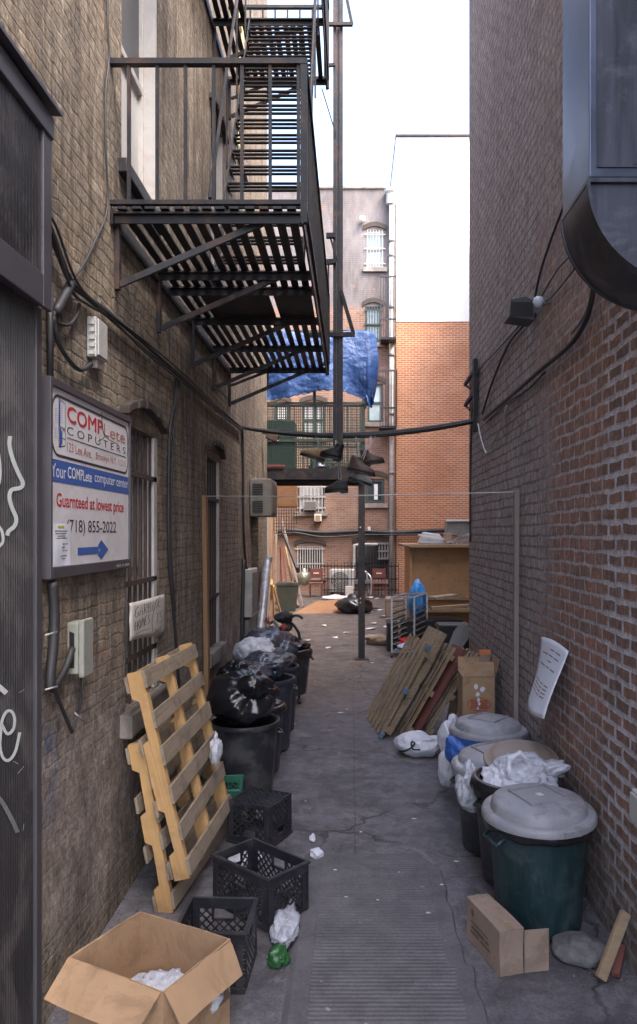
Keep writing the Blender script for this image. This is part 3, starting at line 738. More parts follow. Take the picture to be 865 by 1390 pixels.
# ================================================================ SIGN
SX=.035; y0,y1=3.13,4.275; z0,z1=1.905,2.765
SG=thing('shop_sign','large white computer shop sign with blue band in a dark frame','shop sign',(WL,(y0+y1)/2,z0))
m=MB(); m.box(WL+.003,WL+SX,y0+.02,y1-.02,z0+.045,z1-.03); m.build('sign_panel',SIGNW,SG)
m=MB()
f0,f1=WL+.002,WL+SX+.012
m.box(f0,f1,y0,y0+.022,z0,z1); m.box(f0,f1,y1-.022,y1,z0,z1); m.box(f0,f1,y0+.022,y1-.022,z1-.034,z1); m.box(f0,f1,y0+.022,y1-.022,z0,z0+.05)
m.build('sign_frame',SHUTF,SG,bevel=.003)
SF=WL+SX+.0015
def smap(u,v,off=0): return V((SF+off,y0+u,z0+v))
def text_mesh(body,u0,u1,v0,v1,fn,name,mt,parent,bold=0,ext=.0012,shear=0):
    c=bpy.data.curves.new('lettering','FONT'); c.body=body; c.size=1; c.offset=bold; c.shear=shear; c.resolution_u=3
    o=bpy.data.objects.new('lettering',c); COL.objects.link(o)
    dg=bpy.context.evaluated_depsgraph_get(); me=bpy.data.meshes.new_from_object(o.evaluated_get(dg))
    vs=[v.co.copy() for v in me.vertices]; fs=[list(p.vertices) for p in me.polygons]
    bpy.data.objects.remove(o); bpy.data.curves.remove(c); bpy.data.meshes.remove(me)
    xa=min(v.x for v in vs);xb=max(v.x for v in vs);ya_=min(v.y for v in vs);yb_=max(v.y for v in vs)
    m=MB(); m.add([fn(u0+(v.x-xa)/(xb-xa)*(u1-u0),v0+(v.y-ya_)/(yb_-ya_)*(v1-v0)) for v in vs],fs)
    return m.build(name,mt,parent)
def quad2(m,pts,fn): m.add([fn(*p) for p in pts],[tuple(range(len(pts)))])
# rounded badge outline
def rrect(u0,u1,v0,v1,r,k=6):
    pts=[]
    for cx,cy,a in ((u1-r,v1-r,0),(u0+r,v1-r,90),(u0+r,v0+r,180),(u1-r,v0+r,270)):
        for i in range(k+1): t=math.radians(a+90*i/k); pts.append((cx+r*math.cos(t),cy+r*math.sin(t)))
    return pts
m=MB(); rr=rrect(.035,1.115,.528,.80,.07); rr2=rrect(.047,1.103,.540,.788,.06); n=len(rr)
m.add([smap(*p) for p in rr]+[smap(*p) for p in rr2],[(i,(i+1)%n,n+(i+1)%n,n+i) for i in range(n)]); m.build('badge_outline',INKK,SG)
mp_=lambda u,v:smap(u,v,.0004)
m=MB(); quad2(m,[(.023,.418),(1.122,.418),(1.122,.515),(.023,.515)],smap); m.build('blue_band',INKB,SG)
text_mesh('COMP',.205,.68,.700,.772,smap,'lettering',INKR,SG,.0)
text_mesh('COMP',.211,.686,.697,.769,mp_,'lettering',INKR,SG,.0)
text_mesh('Lete',.70,1.055,.698,.762,smap,'lettering',INKP,SG,.0)
text_mesh('C O P U T E R S',.205,1.065,.640,.678,smap,'lettering',INKK,SG,-.006)
m=MB(); quad2(m,[(.205,.622),(1.07,.622),(1.07,.6265),(.205,.6265)],smap); m.build('rule',INKK,SG)
text_mesh('123 Lee Ave.',.205,.52,.563,.606,smap,'lettering',INKP,SG,.004)
text_mesh('Brooklyn N.Y. 11211',.58,1.055,.557,.602,smap,'lettering',INKP,SG,.004)
mp=lambda u,v:smap(u,v,.001)
text_mesh('Your',.03,.19,.437,.497,mp,'lettering',INKW,SG)
text_mesh('COMPLete',.21,.52,.444,.497,mp,'lettering',INKW,SG,.012)
text_mesh('computer center',.56,1.11,.436,.492,mp,'lettering',INKW,SG)
text_mesh('Guarnteed at lowest price',.085,1.03,.292,.372,smap,'lettering',INKR,SG,.018)
text_mesh('(718) 855-2022',.20,.90,.180,.258,smap,'lettering',INKK,SG,.006)
m=MB(); quad2(m,[(.335,.093),(.625,.093),(.625,.128),(.335,.128)],smap); m.add([smap(.61,.135),smap(.66,.162),smap(.77,.111),smap(.66,.06),smap(.61,.085),smap(.64,.111)],[(0,1,2,5),(5,2,3,4)]); m.build('arrow',INKB,SG)
# blue tower emblem
m=MB()
def comb(u0,u1,v0,v1,k,flip):
    for i in range(k):
        a=v0+(v1-v0)*i/k; b=v0+(v1-v0)*(i+.62)/k
        quad2(m,[(u0,a),(u1,a+.006),(u1,b),(u0,b-.004)] if not flip else [(u0,a+.006),(u1,a),(u1,b-.004),(u0,b)],smap)
quad2(m,[(.115,.668),(.128,.668),(.128,.775),(.115,.775)],smap)
comb(.128,.150,.680,.765,8,True); comb(.070,.110,.672,.742,7,False); comb(.065,.108,.605,.655,5,False)
quad2(m,[(.118,.575),(.140,.575),(.140,.660),(.118,.660)],smap); quad2(m,[(.140,.585),(.152,.590),(.152,.640),(.140,.650)],smap)
m.build('emblem',INKB,SG)
m=MB()
for a,b in (((.112,.572),(.112,.782)),((.112,.782),(.186,.772)),((.186,.772),(.186,.66)),((.112,.666),(.186,.658)),((.15,.655),(.186,.650)),((.15,.615),(.186,.612)),((.186,.655),(.186,.59)),((.112,.572),(.186,.585))): ribbon(m,[a,b],.0035,smap)
m.build('emblem_outline',INKK,SG)
m=MB()
for i in range(9):
    if i not in (3,5): quad2(m,[(.87+i*.025,.014),(.889+i*.025,.014),(.889+i*.025,.026),(.87+i*.025,.026)],lambda u,v:smap(u,v,.0125))
m.build('maker_mark',GREYP,SG)
# torn wire hanging over the sign
m=MB(); m.tube(spline([onL(138,560,.06),onL(140,585,.06),onL(145,594,.06),onL(150,598,.06),onL(160,603,.06)],5),.0018,5); m.tube(spline([onL(143,592,.06),onL(138,597,.06),onL(133,599,.06)],4),.0016,5)
tag(m.build('loose_wire',CABLE),'thin loose black wire dangling over the sign lettering','wire')
# notice taped on the sign
m=MB()
def pap(u,v):
    cr=max(0,(.45-v)*.9-(u))*.12
    return V((SF+.004+.012*cr*8+.004*math.sin(u*5)*math.sin(v*4),y0+.012+.225*u,z0+.052+.185*v))
m.grid(pap,8,8); NP=tag(m.build('paper_notice',PAPER,solid=.0012),'small white paper notice taped on the lower corner of the sign','notice')
m=MB()
pf=lambda u,v:pap(u,v)+V((.0018,0,0))
quad2(m,[(.35,.90),(.65,.90),(.65,.95),(.35,.95)],pf); m.build('heading',mat('yellow_green_ink',(.36,.42,.06),.7),NP)
m=MB()
for v_,a,b in ((.83,.2,.8),(.77,.22,.75),(.71,.3,.7),(.66,.25,.78),(.52,.55,.68),(.52,.74,.86),(.44,.5,.7),(.36,.55,.68),(.36,.74,.86),(.24,.45,.8),(.17,.5,.7)): quad2(m,[(a,v_-.012),(b,v_-.012),(b,v_+.012),(a,v_+.012)],pf)
m.build('print',GREYD,NP)
# hand written card on the window bars
cy0,cy1,cz0,cz1=4.31,5.12,1.475,1.695
def cm(u,v,off=0):
    return V((WL+.024+.010*math.sin(v*3.1)*(.3+.7*u)+.012*math.sin(u*3.5)+off, cy0+(cy1-cy0)*(u+.01*math.sin(v*9)), cz0-.065*u*(1-v)+(cz1-cz0)*(v-.05*u*v+.03*math.sin(u*6)*(1-v))))
m=MB(); m.grid(lambda u,v:cm(u,v),14,8); CS=tag(m.build('cardboard_sign',CARDS,None,True,solid=.004),'hand lettered garbage sale card tied to the window bars','sign')
m=MB(); cf=lambda u,v:cm(u,v,.0035)
def st(*pts,w=.016): ribbon(m,list(pts),w,cf)
def letter(ch,u,v,w,h):
    L={'G':[[(1,.85),(.6,1),(.1,.75),(.05,.25),(.5,0),(.95,.2),(.95,.45),(.55,.45)]],'A':[[(0,0),(.5,1),(1,0)],[(.2,.4),(.8,.4)]],'R':[[(0,0),(0,1),(.8,.9),(.85,.6),(0,.5),(.9,0)]],
       'B':[[(0,0),(0,1),(.75,.9),(.7,.6),(0,.52),(.85,.4),(.8,.05),(0,0)]],'E':[[(.95,1),(.1,1),(0,0),(.9,0)],[(.05,.5),(.7,.5)]],'H':[[(0,0),(.05,1)],[(1,0),(.95,1)],[(0,.5),(1,.5)]],'O':[[(.5,0),(.05,.4),(.3,1),(.9,.8),(.9,.25),(.5,0)]],
       'M':[[(0,0),(.1,1),(.5,.3),(.9,1),(1,0)]],'S':[[(.9,.9),(.3,1),(.15,.65),(.8,.4),(.7,.05),(0,.05)]],'7':[[(0,.95),(.9,1),(.4,0)],],'5':[[(.95,1),(.25,.95),(.2,.55),(.8,.5),(.75,.1),(.05,0)]],'L':[[(.05,1),(0,0),(.8,.05)]],'(':[[(.7,1),(.15,.55),(.05,.3),(.3,-.2)]]}
    for p in L[ch]: ribbon(m,[(u+x*w+.2*y*w,v+y*h) for x,y in p],.015,cf)
for i,ch in enumerate('GARBAGE'): letter(ch,.09+i*.105,.60+.025*i-.02,.075,.28-.01*i)
for i,ch in enumerate('HOMES'): letter(ch,.09+i*.075,.24+.03*i,.055,.24)
letter('(',.50,.22,.09,.52); letter('7',.62,.33,.09,.26); letter('5',.76,.32,.11,.3)
for i,ch in enumerate('SALE'): letter(ch,.58+i*.065,.10+.01*i,.045,.10)
ribbon(m,[(.10,.14),(.25,.185),(.44,.21)],.014,cf); m.build('lettering',INKK,CS)
# loose white notice on the right wall
def pr(u,v):
    c=[onR(735,864,.03),onR(768,884,.03),onR(743,976,.16),onR(716,951,.15)]
    p=c[0].lerp(c[1],u).lerp(c[3].lerp(c[2],u),v)
    return p+V((-.05*math.sin(PI*u)*(.3+v)*.5+.02*math.sin(3*v+2*u),0,-.02*math.sin(PI*u)*v+.018*math.sin(u*PI)*(1-v)))
m=MB(); m.grid(lambda u,v:pr(u,v),12,14); PN=tag(m.build('paper_notice',PAPER,None,True,solid=.0015),'long white paper sheet curling off the right wall above the bins','notice')
m=MB(); pq=lambda u,v:pr(u,v)+V((-.003,-.003,0))
for v_ in (.12,.2,.28,.36,.58,.63,.68,.73):
    for a in ((.15,.4),(.45,.6),(.65,.82)):
        if random.random()<.8: quad2(m,[(a[0],v_),(a[1],v_),(a[1],v_+.016),(a[0],v_+.016)],pq)
m.build('print',GREYD,PN)
# ================================================================ WALL FIXTURES
def fixture(name,mt,boxes,label,cat,bev=.006):
    root=None
    for nm,mm,(a,b,c,d,e,f) in boxes:
        m=MB(); m.box(a,b,c,d,e,f)
        if root is None: root=tag(m.build(nm,mm,bevel=bev),label,cat)
        else: m.build(nm,mm,root,bevel=bev)
    return root
p=onL(118,430); q=onL(145,490)
ya_,yb_=3.675,3.83
F1=fixture('utility_box',GREYP,[('utility_box',GREYP,(WL+.003,WL+.05,ya_,yb_,2.975,3.175)),('cover',GREYP,(WL+.051,WL+.06,ya_+.01,yb_-.012,2.985,3.165)),('conduit_nipple',STONE,(WL+.012,WL+.042,ya_+.04,yb_-.05,2.925,2.974))],'grey utility box with clips high on the left wall above the sign','utility box')
m=MB()
for i in range(5): m.box(WL+.02,WL+.045,ya_-.012,ya_-.001,2.985+i*.037,3.005+i*.037)
m.build('clip',GREYP,F1)
ya_,yb_=3.42,3.53
F2=fixture('utility_box',GREENG,[('utility_box',GREENG,(WL+.003,WL+.055,ya_,yb_,1.45,1.69)),('cover',GREENG,(WL+.058,WL+.083,ya_-.006,yb_+.012,1.435,1.70))],'grey green utility box with lifted cover below the shop sign','utility box')
m=MB(); m.add([(WL+.015,ya_-.002,1.48),(WL+.038,ya_-.002,1.48),(WL+.038,ya_-.002,1.64),(WL+.015,ya_-.002,1.65)],[(0,1,2,3)]); m.build('knockout',BLACK,F2)
fixture('utility_box',GREYP,[('utility_box',GREYP,(WR-.08,WR-.003,3.16,3.37,.80,.945)),('cover',GREYP,(WR-.092,WR-.081,3.17,3.36,.81,.935))],'pale grey box low on the near end of the right wall','utility box')
fixture('utility_box',GREYP,[('utility_box',GREYP,(WL+.003,WL+.10,9.02,9.55,1.08,1.66)),('cover',GREYD,(WL+.101,WL+.112,9.06,9.51,1.12,1.62))],'tall pale cabinet on the left wall under the air conditioner','utility box')
fixture('steel_plate',GREYD,[('steel_plate',GREYD,(WL+.003,WL+.06,9.05,9.85,.84,1.05))],'grey steel plate on the left wall below the pale cabinet','plate')
# air conditioner on the left wall
ac=thing('air_conditioner','beige air conditioner jutting from the left wall near its far corner','air conditioner',(WL,9.85,2.3))
xa,xb=WL+.01,-1.035; ya_,yb_=9.5,10.2; za_,zb_=2.32,2.80
m=MB(); m.box(xa,xb,ya_,yb_,za_,zb_); m.build('case',ACC,ac,bevel=.012)
for z in (2.36,2.58):
    m=MB(); m.box(xa+.03,xb-.10,ya_-.005,ya_-.0015,z,z+.17)
    k=m.build('louvre_panel',GREYD,ac)
    m=MB()
    for i in range(7): m.box(xa+.035,xb-.105,ya_-.012,ya_-.0055,z+.01+i*.022,z+.02+i*.022)
    m.build('louvre',BLACK,k)
m=MB(); m.box(xb+.0005,xb+.012,ya_+.05,yb_-.05,za_+.04,zb_-.04); k=m.build('grille',GREYD,ac)
m=MB()
for i in range(12): m.box(xb+.0125,xb+.018,ya_+.06,yb_-.06,za_+.06+i*.031,za_+.072+i*.031)
m.build('fin',ACC,k)
# wall lamps / camera
p=onL(356,592); L=thing('wall_lamp','brown wall lamp beneath the cable bundle near the far corner','wall lamp',tuple(p))
m=MB(); m.bar(p+V((.0,0,.05)),p+V((.12,-.05,.02)),.03,.03); m.build('arm',RUST,L)
m=MB(); m.obox(p+V((.16,-.05,-.02)),.17,.16,.11,V((.9,0,-.35)).normalized(),EY,V((.35,0,.9)).normalized()); m.build('housing',LEATHER,L,bevel=.012)
m=MB(); m.lathe([(.03,0),(.045,.03),(.03,.06)],tuple(p+V((.22,-.05,-.12))),10,capt=True); m.build('lens',GLASS,L,True)
Y=5.42; L=thing('flood_light','square bronze floodlight on the right wall with bulb beside it','flood light',(WR,Y,3.7))
c=at(706,424,Y); 
m=MB(); m.prism([(-.10,-.06),(.085,-.085),(.085,.06),(.02,.09),(-.085,.07)],c+V((0,-.09,0)),EX,EZ,EY,.18); m.build('housing',SHUTF,L,bevel=.006)
m=MB(); m.box(c.x-.088,c.x+.07,c.y-.098,c.y-.0915,c.z-.055,c.z+.045); m.build('lens',GLASS,L)
m=MB(); m.bar(c+V((.08,.0,-.02)),(WR-.005,Y+.02,c.z-.02),.03,.03); m.build('arm',SHUTF,L)
m=MB(); b=at(733,410,5.10); m.lathe([(.01,0),(.03,.015),(.04,.042),(.03,.07),(.01,.08)],(b.x-.01,b.y,b.z-.04),14); m.build('bulb',mat('frosted_bulb',(.55,.62,.72),.15),L,True)
m=MB(); m.bar((b.x+.02,b.y,b.z),(WR-.005,b.y,b.z+.01),.04,.04); m.build('socket',GREYD,L)
# iron bracket near the far corner
K=thing('cable_bracket','black iron cable bracket at the far end of the right wall','bracket',(WR,7.9,3.3))
m=MB(); m.box(WR-.06,WR-.015,7.86,7.94,3.18,3.95); m.build('upright',IRON,K)
for z in (3.86,3.62):
    m=MB(); m.bar((WR-.03,7.95,z),(WR-.03,8.66,z-.03),.03,.04); m.bar((WR-.03,8.3,z-.14),(WR-.03,8.66,z-.03),.02,.02); m.build('arm',IRON,K)
# ================================================================ CABLES
def cable(name,label,lines,mt=None,cat='cable',group=None):
    m=MB()
    for pts,r in lines: m.tube(pts,r,7)
    return tag(m.build(name,mt or CABLE,None,True),label,cat,group)
def offp(pts,d): return [p+V(d) for p in pts]
main=[(60,290),(72,318),(95,378),(118,402),(150,426),(200,470),(245,510),(292,552),(328,580)]
b0=[onL(x,y,.03) for x,y in main]
w1=spline(b0,6); w2=spline([p+V((.0,.0,-.022-.012*math.sin(i*1.7))) for i,p in enumerate(b0)],6); w3=spline([p+V((.012,0,-.045+.014*math.sin(i*2.1))) for i,p in enumerate(b0)],6); w4=spline([p+V((.02,0,.02*math.sin(i*1.3))) for i,p in enumerate(b0)],6)
cable('cable_bundle','thick sagging black cable bundle clipped along the left wall under the landing',[(w1,.012),(w2,.009),(w3,.008),(w4,.006)])
A=onL(328,580,.02); B=V((1.32,7.9,3.30))
l=[]
for k,(dz,s_) in enumerate(((0,.13),(.016,.125),(-.014,.135),(.028,.115))): l.append((sag(A+V((0,.02*k,dz*.6)),B+V((0,.02*k,dz)),s_,24),.013 if k<2 else .009))
AC=cable('overhead_cable','heavy black cable bundle strung across the alley below the tarp',l)
cable('cable','thin black cable running down the left wall beside the upper window',[(spline([onL(x,y,.02) for x,y in ((146,-60),(146,30),(148,80),(144,120),(143,190),(146,280),(128,330),(110,365),(96,380))],6),.006)])
cable('cable','black cable dropping from the bundle beside the first barred window',[(spline([onL(x,y,.02) for x,y in ((240,512),(238,545),(231,580),(229,660),(230,760),(236,830),(241,900),(244,960))],6),.012),(spline([onL(x,y,.025) for x,y in ((244,512),(241,545),(236,585),(233,660),(233,760),(238,830))],6),.008)])
cable('cable','black cable dropping down the left wall between barred window and air conditioner',[(spline([onL(x,y,.02) for x,y in ((329,582),(330,640),(331,720),(334,765),(341,790))],6),.015),(spline([onL(x,y,.02) for x,y in ((331,760),(329,830),(328,880))],6),.022)])
cable('conduit','upright black conduit on the left wall between shutter and sign',[([onL(68,390,.02),onL(68.5,515,.02)],.014)],cat='conduit')
cable('cable','looped black cables hanging from the bundle to the utility box',[(spline([onL(x,y,.025) for x,y in ((96,382),(84,405),(74,425),(78,438),(95,440),(106,425),(108,412))],6),.009),(spline([onL(x,y,.03) for x,y in ((72,430),(80,465),(95,490),(110,502),(124,494))],6),.011),(spline([onL(x,y,.03) for x,y in ((98,380),(90,398),(76,424))],4),.022)])
cable('cable','thick black cables strapped down the left wall below the shop sign',[(spline([onL(x,y,.03) for x,y in ((71,790),(74,830),(73,870),(69,910),(68,935))],6),.022),(spline([onL(x,y,.02) for x,y in ((74,935),(84,960),(98,994))],5),.009),(spline([onL(x,y,.03) for x,y in ((98,880),(90,905),(79,925),(71,936))],5),.016),(spline([onL(x,y,.02) for x,y in ((110,920),(109,955),(103,975),(99,992))],5),.006)])
m=MB(); 
for (a,b) in (((62,862),(77,858)),((62,936),(78,932)),((102,968),(113,978))): m=MB(); m.tube([onL(*a,.06),onL(*b,.06)],.004,5); tag(m.build('cable_tie',GREYP,None,True),'pale wire tie twisted round a cable below the sign','cable tie','wire ties below the sign')
# right wall
cable('conduit','sagging dark conduit sloping along the right wall below the duct',[(spline([onR(x,y,.03) for x,y in ((806,388),(802,412),(793,440),(772,470),(735,501),(700,532),(657,569)) ],7),.016),(spline([onR(x,y,.02) for x,y in ((740,505),(715,530),(690,546),(660,573))],5),.007)],cat='conduit')
cable('cable','grey flex looping from the duct down the right wall',[(spline([onR(x,y,.03) for x,y in ((805,392),(798,418),(786,440),(776,452))],6),.009)],GREYD)
cable('cable','black wire running from the duct down to the floodlight',[(spline([onR(x,y,.02) for x,y in ((770,268),(748,325),(733,372),(726,405),(720,428))],5),.009),(spline([onR(x,y,.02) for x,y in ((712,440),(690,468),(668,520),(655,562))],5),.011),(spline([onR(x,y,.02) for x,y in ((705,442),(680,470),(650,505),(645,540))],5),.007)])
cable('cable','pair of thin wires from the bulb up to the elbow',[(spline([onR(x,y,.02) for x,y in ((778,344),(760,362),(745,385),(730,412))],5),.005),(spline([onR(x,y,.02) for x,y in ((782,362),(762,388),(748,404),(734,412))],5),.005)])
cable('cable','pale thin cable hanging in a loop under the iron bracket',[(spline([onR(x,y,.03) for x,y in ((649,575),(653,595),(659,613),(663,613),(672,596),(683,570),(688,550))],6),.008)],CABLEW)
cable('cable','black cable running down the far end of the right wall',[(spline([onR(x,y,.02) for x,y in ((650,500),(643,540),(639.5,600),(638.5,680),(638.5,735))],5),.012)])
# posts with the line across
def post(p0,p1,mt,label,w=.09,d=.04):
    m=MB(); m.bar(p0,p1,w,d,up=EX); return tag(m.build('wooden_post',mt,bevel=.004),label,'post')
PL=at(278,672,6.55); pl0=V((PL.x+.03,6.55,0.0)); post(pl0,PL,POST,'brown timber stud leaning against the left wall behind the bins')
PR=at(703,666,5.95); PR.x=min(PR.x,WR-.03); post(V((PR.x-.01,5.95,0)),PR,POSTG,'grey timber stud standing against the right wall',.055,.04)
cable('string','thin pale string stretched between the two timber studs',[(sag(PL-V((0,0,.01)),PR-V((0,0,.01)),.012),.0045)],CABLEW,'string')
# ================================================================ BINS
def can(label,x,y,rt,rb,h,mt,group=None,lid=None,liner=None,tilt=(0,0),handles=True,rz=0,dolly=False):
    root=thing('trash_can',label,'trash can',(x,y,0),rz,group)
    z0_=.11 if dolly else .004
    prof=[(rb*.9,z0_),(rb,z0_+.012)]
    for i in range(1,9): t=i/9; prof.append((rb+(rt-rb)*t,z0_+.012+(h-.05-z0_)*t))
    prof+=[(rt,h-.04),(rt+.018,h-.038),(rt+.022,h-.02),(rt+.018,h-.002),(rt+.004,h),(rt-.012,h-.008),(rt-.014,h-.05),(rb-.012,z0_+.03)]
    m=MB(); rib=lambda t,z:1+(.010 if (z<h-.06 and (t*24/(2*PI))%2<.5) else 0)
    m.lathe(prof,(0,0,0),72,rib,True,True)
    m.build('body',mt,root,True,local=True,auto=32)
    if handles:
        for s in (0,PI):
            m=MB(); c=V((math.cos(s),math.sin(s),0)); t=V((-math.sin(s),math.cos(s),0)); zz=h-.12
            m.tube([c*(rt-.01)-t*.07+EZ*(zz+.03),c*(rt+.035)-t*.07+EZ*zz,c*(rt+.035)+t*.07+EZ*zz,c*(rt-.01)+t*.07+EZ*(zz+.03)],.011,7); m.build('handle',mt,root,True,local=True)
    if dolly:
        for k in range(4):
            m=MB(); a=PI/4+k*PI/2; c=V((math.cos(a)*rb*.8,math.sin(a)*rb*.8,.035)); m.tube([c-EX*.015,c+EX*.015],.035,14); m.bar(c,c+EZ*.09,.02,.02); m.build('wheel',BLACK,root,True,local=True,auto=40)
    if liner:
        m=MB(); 
        def lf(u,v):
            a=2*PI*u; r=rt+.018+(.006*noise.noise(V((math.cos(a)*3,math.sin(a)*3,v*3+x)))+.002*math.sin(a*23))*(1 if v>.4 else .4)+(.016*max(0,v-.4) if lid else 0)
            if v<.25: return V(((rt-.03+(r-rt+.03)*v/.25)*math.cos(a),(rt-.03+(r-rt+.03)*v/.25)*math.sin(a),h+.004+(.0 if lid else .012)*math.sin(v/.25*PI)))
            t=(v-.25)/.75; dr=(.075+.035*noise.noise(V((math.cos(a)*2,math.sin(a)*2,x))))
            return V(((r+.012*math.sin(t*PI))*math.cos(a),(r+.012*math.sin(t*PI))*math.sin(a),h+.004-dr*t))
        m.grid(lf,90,10); m.build('liner',liner,root,True,local=True,solid=.002)
    if lid:
        R_=rt+.035
        pr=[(R_+.002,-.034),(R_+.008,-.030),(R_+.008,-.010),(R_+.002,.004),(R_-.012,.010),(R_-.034,.008),(R_-.040,.010),(R_-.048,.046),(R_-.056,.056),(R_-.07,.062),(R_*.5,.078),(R_*.2,.084),(.001,.085)]
        m=MB(); m.lathe(pr,(0,0,0),64,None,True)
        l=m.build('lid',lid,root,True,local=True,auto=50); l.location=(0,0,h+.006); l.rotation_euler=(tilt[0],tilt[1],0)
        m=MB(); a=R_*.36; hz=lambda q:.0835-.0*q
        for u0,u1,v0_,v1_ in ((-a,a,-a-.01,-a),(-a,a,a,a+.01),(-a-.01,-a,-a-.01,a+.01),(a,a+.01,-a-.01,a+.01)): m.box(u0,u1,v0_,v1_,.06,.0905)
        m.build('handle_plate',lid,l,False,bevel=.003,local=True)
        m=MB(); m.box(-.05,.05,-R_-.012,-R_+.02,-.03,.004); m.build('lip',lid,l,False,bevel=.004,local=True)
    return root
G1='lidded trash cans along the right wall'
c1=can('dark green trash can with grey lid and black liner nearest the camera',1.008,4.02,.262,.222,.60,BING,G1,LIDG,BAGB,(0.02,-.02),True,math.radians(20))
m=MB(); m.box(-.015,.018,-.03,.01,.0865,.0885); m.build('sticker',ACW,[o for o in c1.children if o.name.startswith('lid')][0],local=True)
can('open black trash can heaped with clear plastic bags on the right',1.005,4.52,.255,.21,.61,BINB,G1,None,BAGB,rz=.6)
can('black trash can with tilted grey lid over a clear liner',.955,4.98,.25,.21,.575,BINB,G1,LIDG,BAGC,(-.03,-.08),True,.3)
can('trash can with grey lid over a blue liner beside the white sacks',1.035,5.66,.255,.215,.61,BINO,G1,LIDG,BAGU,(0.0,.02),True,.9)
G2='open black trash cans along the left wall'
can('biggest black trash can carrying a full black garbage bag',-.870,6.0,.27,.225,.60,BINB,G2,rz=.2)
can('low black trash can squeezed behind the bagged one',-.86,6.60,.25,.21,.58,BINB,G2,None,BAGB,rz=.5)
can('navy trash can topped by a grey plastic bag with pale streaks',-.83,7.25,.255,.215,.70,BINN,G2,rz=.1)
can('navy trash can farther back under the white sack',-.83,7.95,.245,.21,.69,BINN,G2,rz=.8)
can('tall black trash can on dolly wheels with folded black liner',-.77,9.25,.25,.20,.66,BINB,G2,None,BAGB,rz=.1,dolly=True)
# loose tan lid leaning behind the open can
m=MB(); R_=.235; m.lathe([(R_,-.02),(R_+.004,-.005),(R_,.006),(R_-.03,.01),(R_-.05,.03),(R_-.07,.042),(.001,.05)],(0,0,0),56)
l=m.build('bin_lid',LIDB,None,True,local=True,auto=50); l.location=(1.085,4.78,.655); l.rotation_euler=(.22,-.05,0); tag(l,'loose tan lid resting askew behind the open can','lid')
# ================================================================ BAGS
def bag(name,label,c,r,seed,mt,amp=.16,knot=V((0,0,1)),cat='garbage bag',group=None,flat=None,fold=.10,sub=5,parent=None):
    bm=bmesh.new(); bmesh.ops.create_icosphere(bm,subdivisions=sub,radius=1.0); knot=V(knot).normalized(); k1=knot.orthogonal().normalized(); k2=knot.cross(k1)
    off=V((seed*7.1,seed*3.3,seed*1.7)); m=MB(); vs=[]
    for v in bm.verts:
        p=v.co.normalized(); t=p.dot(knot); ph=math.atan2(p.dot(k2),p.dot(k1))
        crumple=amp>.24
        d=1+amp*noise.noise(p*1.3+off)+amp*.4*noise.noise(p*2.7+off)
        near=max(0,(t+.25)/1.25)
        mer=V((t*.9,math.cos(ph)*3.0,math.sin(ph)*3.0))+off
        rg=1-abs(noise.noise(mer+V((noise.noise(p*2+off),)*3)*.5)); d+=.10*(rg**4-.35)*(.35+.65*near)
        mer2=V((t*1.6,math.cos(ph)*7.5,math.sin(ph)*7.5))+off
        rg2=1-abs(noise.noise(mer2)); d+=.035*(rg2**3-.4)*near*(1+fold*4)
        d+=fold*near*near*.35*math.sin(ph*9+4*noise.noise(p*2+off))
        if crumple:
            q3=1-abs(noise.noise(p*3.1+off*2)); d+=.22*amp*(q3**3-.45); q4=1-abs(noise.noise(p*6.5+off)); d+=.10*amp*(q4**2-.5)
        if t>.90: d*=1+.25*((t-.90)/.10)
        elif t>.6: d*=1-.12*((t-.6)/.3)
        q=V((p.x*r[0],p.y*r[1],p.z*r[2]))*d+V(c)
        if flat is not None and q.z<flat: q.z=flat+.02*(q.z-flat)
        vs.append(q)
    m.add(vs,[[x.index for x in f.verts] for f in bm.faces]); bm.free()
    o=m.build(name,mt,parent,True)
    return tag(o,label,cat,group) if label else o
bag('garbage_bag','big shiny black garbage bag knotted at one side in the nearest left can',(-.88,5.96,.79),(.285,.275,.225),3,BAGB,.14,(.45,-.62,.55),fold=.16)
bag('garbage_bag','dark bag filling the low can behind the big bag',(-.86,6.6,.58),(.23,.22,.09),8,BAGB,.2)
bag('garbage_bag','grey plastic bag with pale stretched folds on the navy can',(-.87,7.25,.80),(.24,.24,.14),5,BAGG,.26,(.7,-.5,.3),fold=.2)
bag('garbage_bag','black bag slumped beside the grey one against the left wall',(-1.08,6.95,.76),(.17,.22,.15),15,BAGB,.26,(.3,-.5,.8))
bag('garbage_bag','white garbage sack with twisted ears above the grey bag',(-1.02,7.75,.88),(.20,.20,.14),6,BAGW,.26,(.5,-.2,.8),fold=.2)
bag('garbage_bag','mottled dark bag on the farther navy can',(-.80,7.95,.74),(.20,.20,.11),11,m_bag('speckled_bag_film',(.06,.06,.07),.3,1,20,var=.9),.3)
bag('garbage_bag','dull grey bag lying behind the white sack',(-.98,8.6,.74),(.33,.36,.26),9,BAGG,.2,(.8,-.4,.1))
bag('garbage_bag','black bag bulging from the dolly can',(-.77,9.25,.70),(.22,.22,.10),12,BAGB,.25)
m=MB(); m.bar(onL(331,871,.10),onL(358,866,.22),.03,.02); tag(m.build('plastic_strip',PINK,bevel=.005),'pink plastic strip lying over the white sack','strip')
bag('clear_bag','crumpled clear bags full of paper in the open right can',(1.07,4.54,.63),(.215,.215,.10),21,BAGC,.34,(.7,-.2,.5),'plastic bag',fold=.25)
bag('white_bag','white plastic bag with loop handles inside the open right can',(.94,4.50,.585),(.15,.17,.09),22,BAGW,.35,(-.2,.0,.9),'plastic bag',fold=.25)
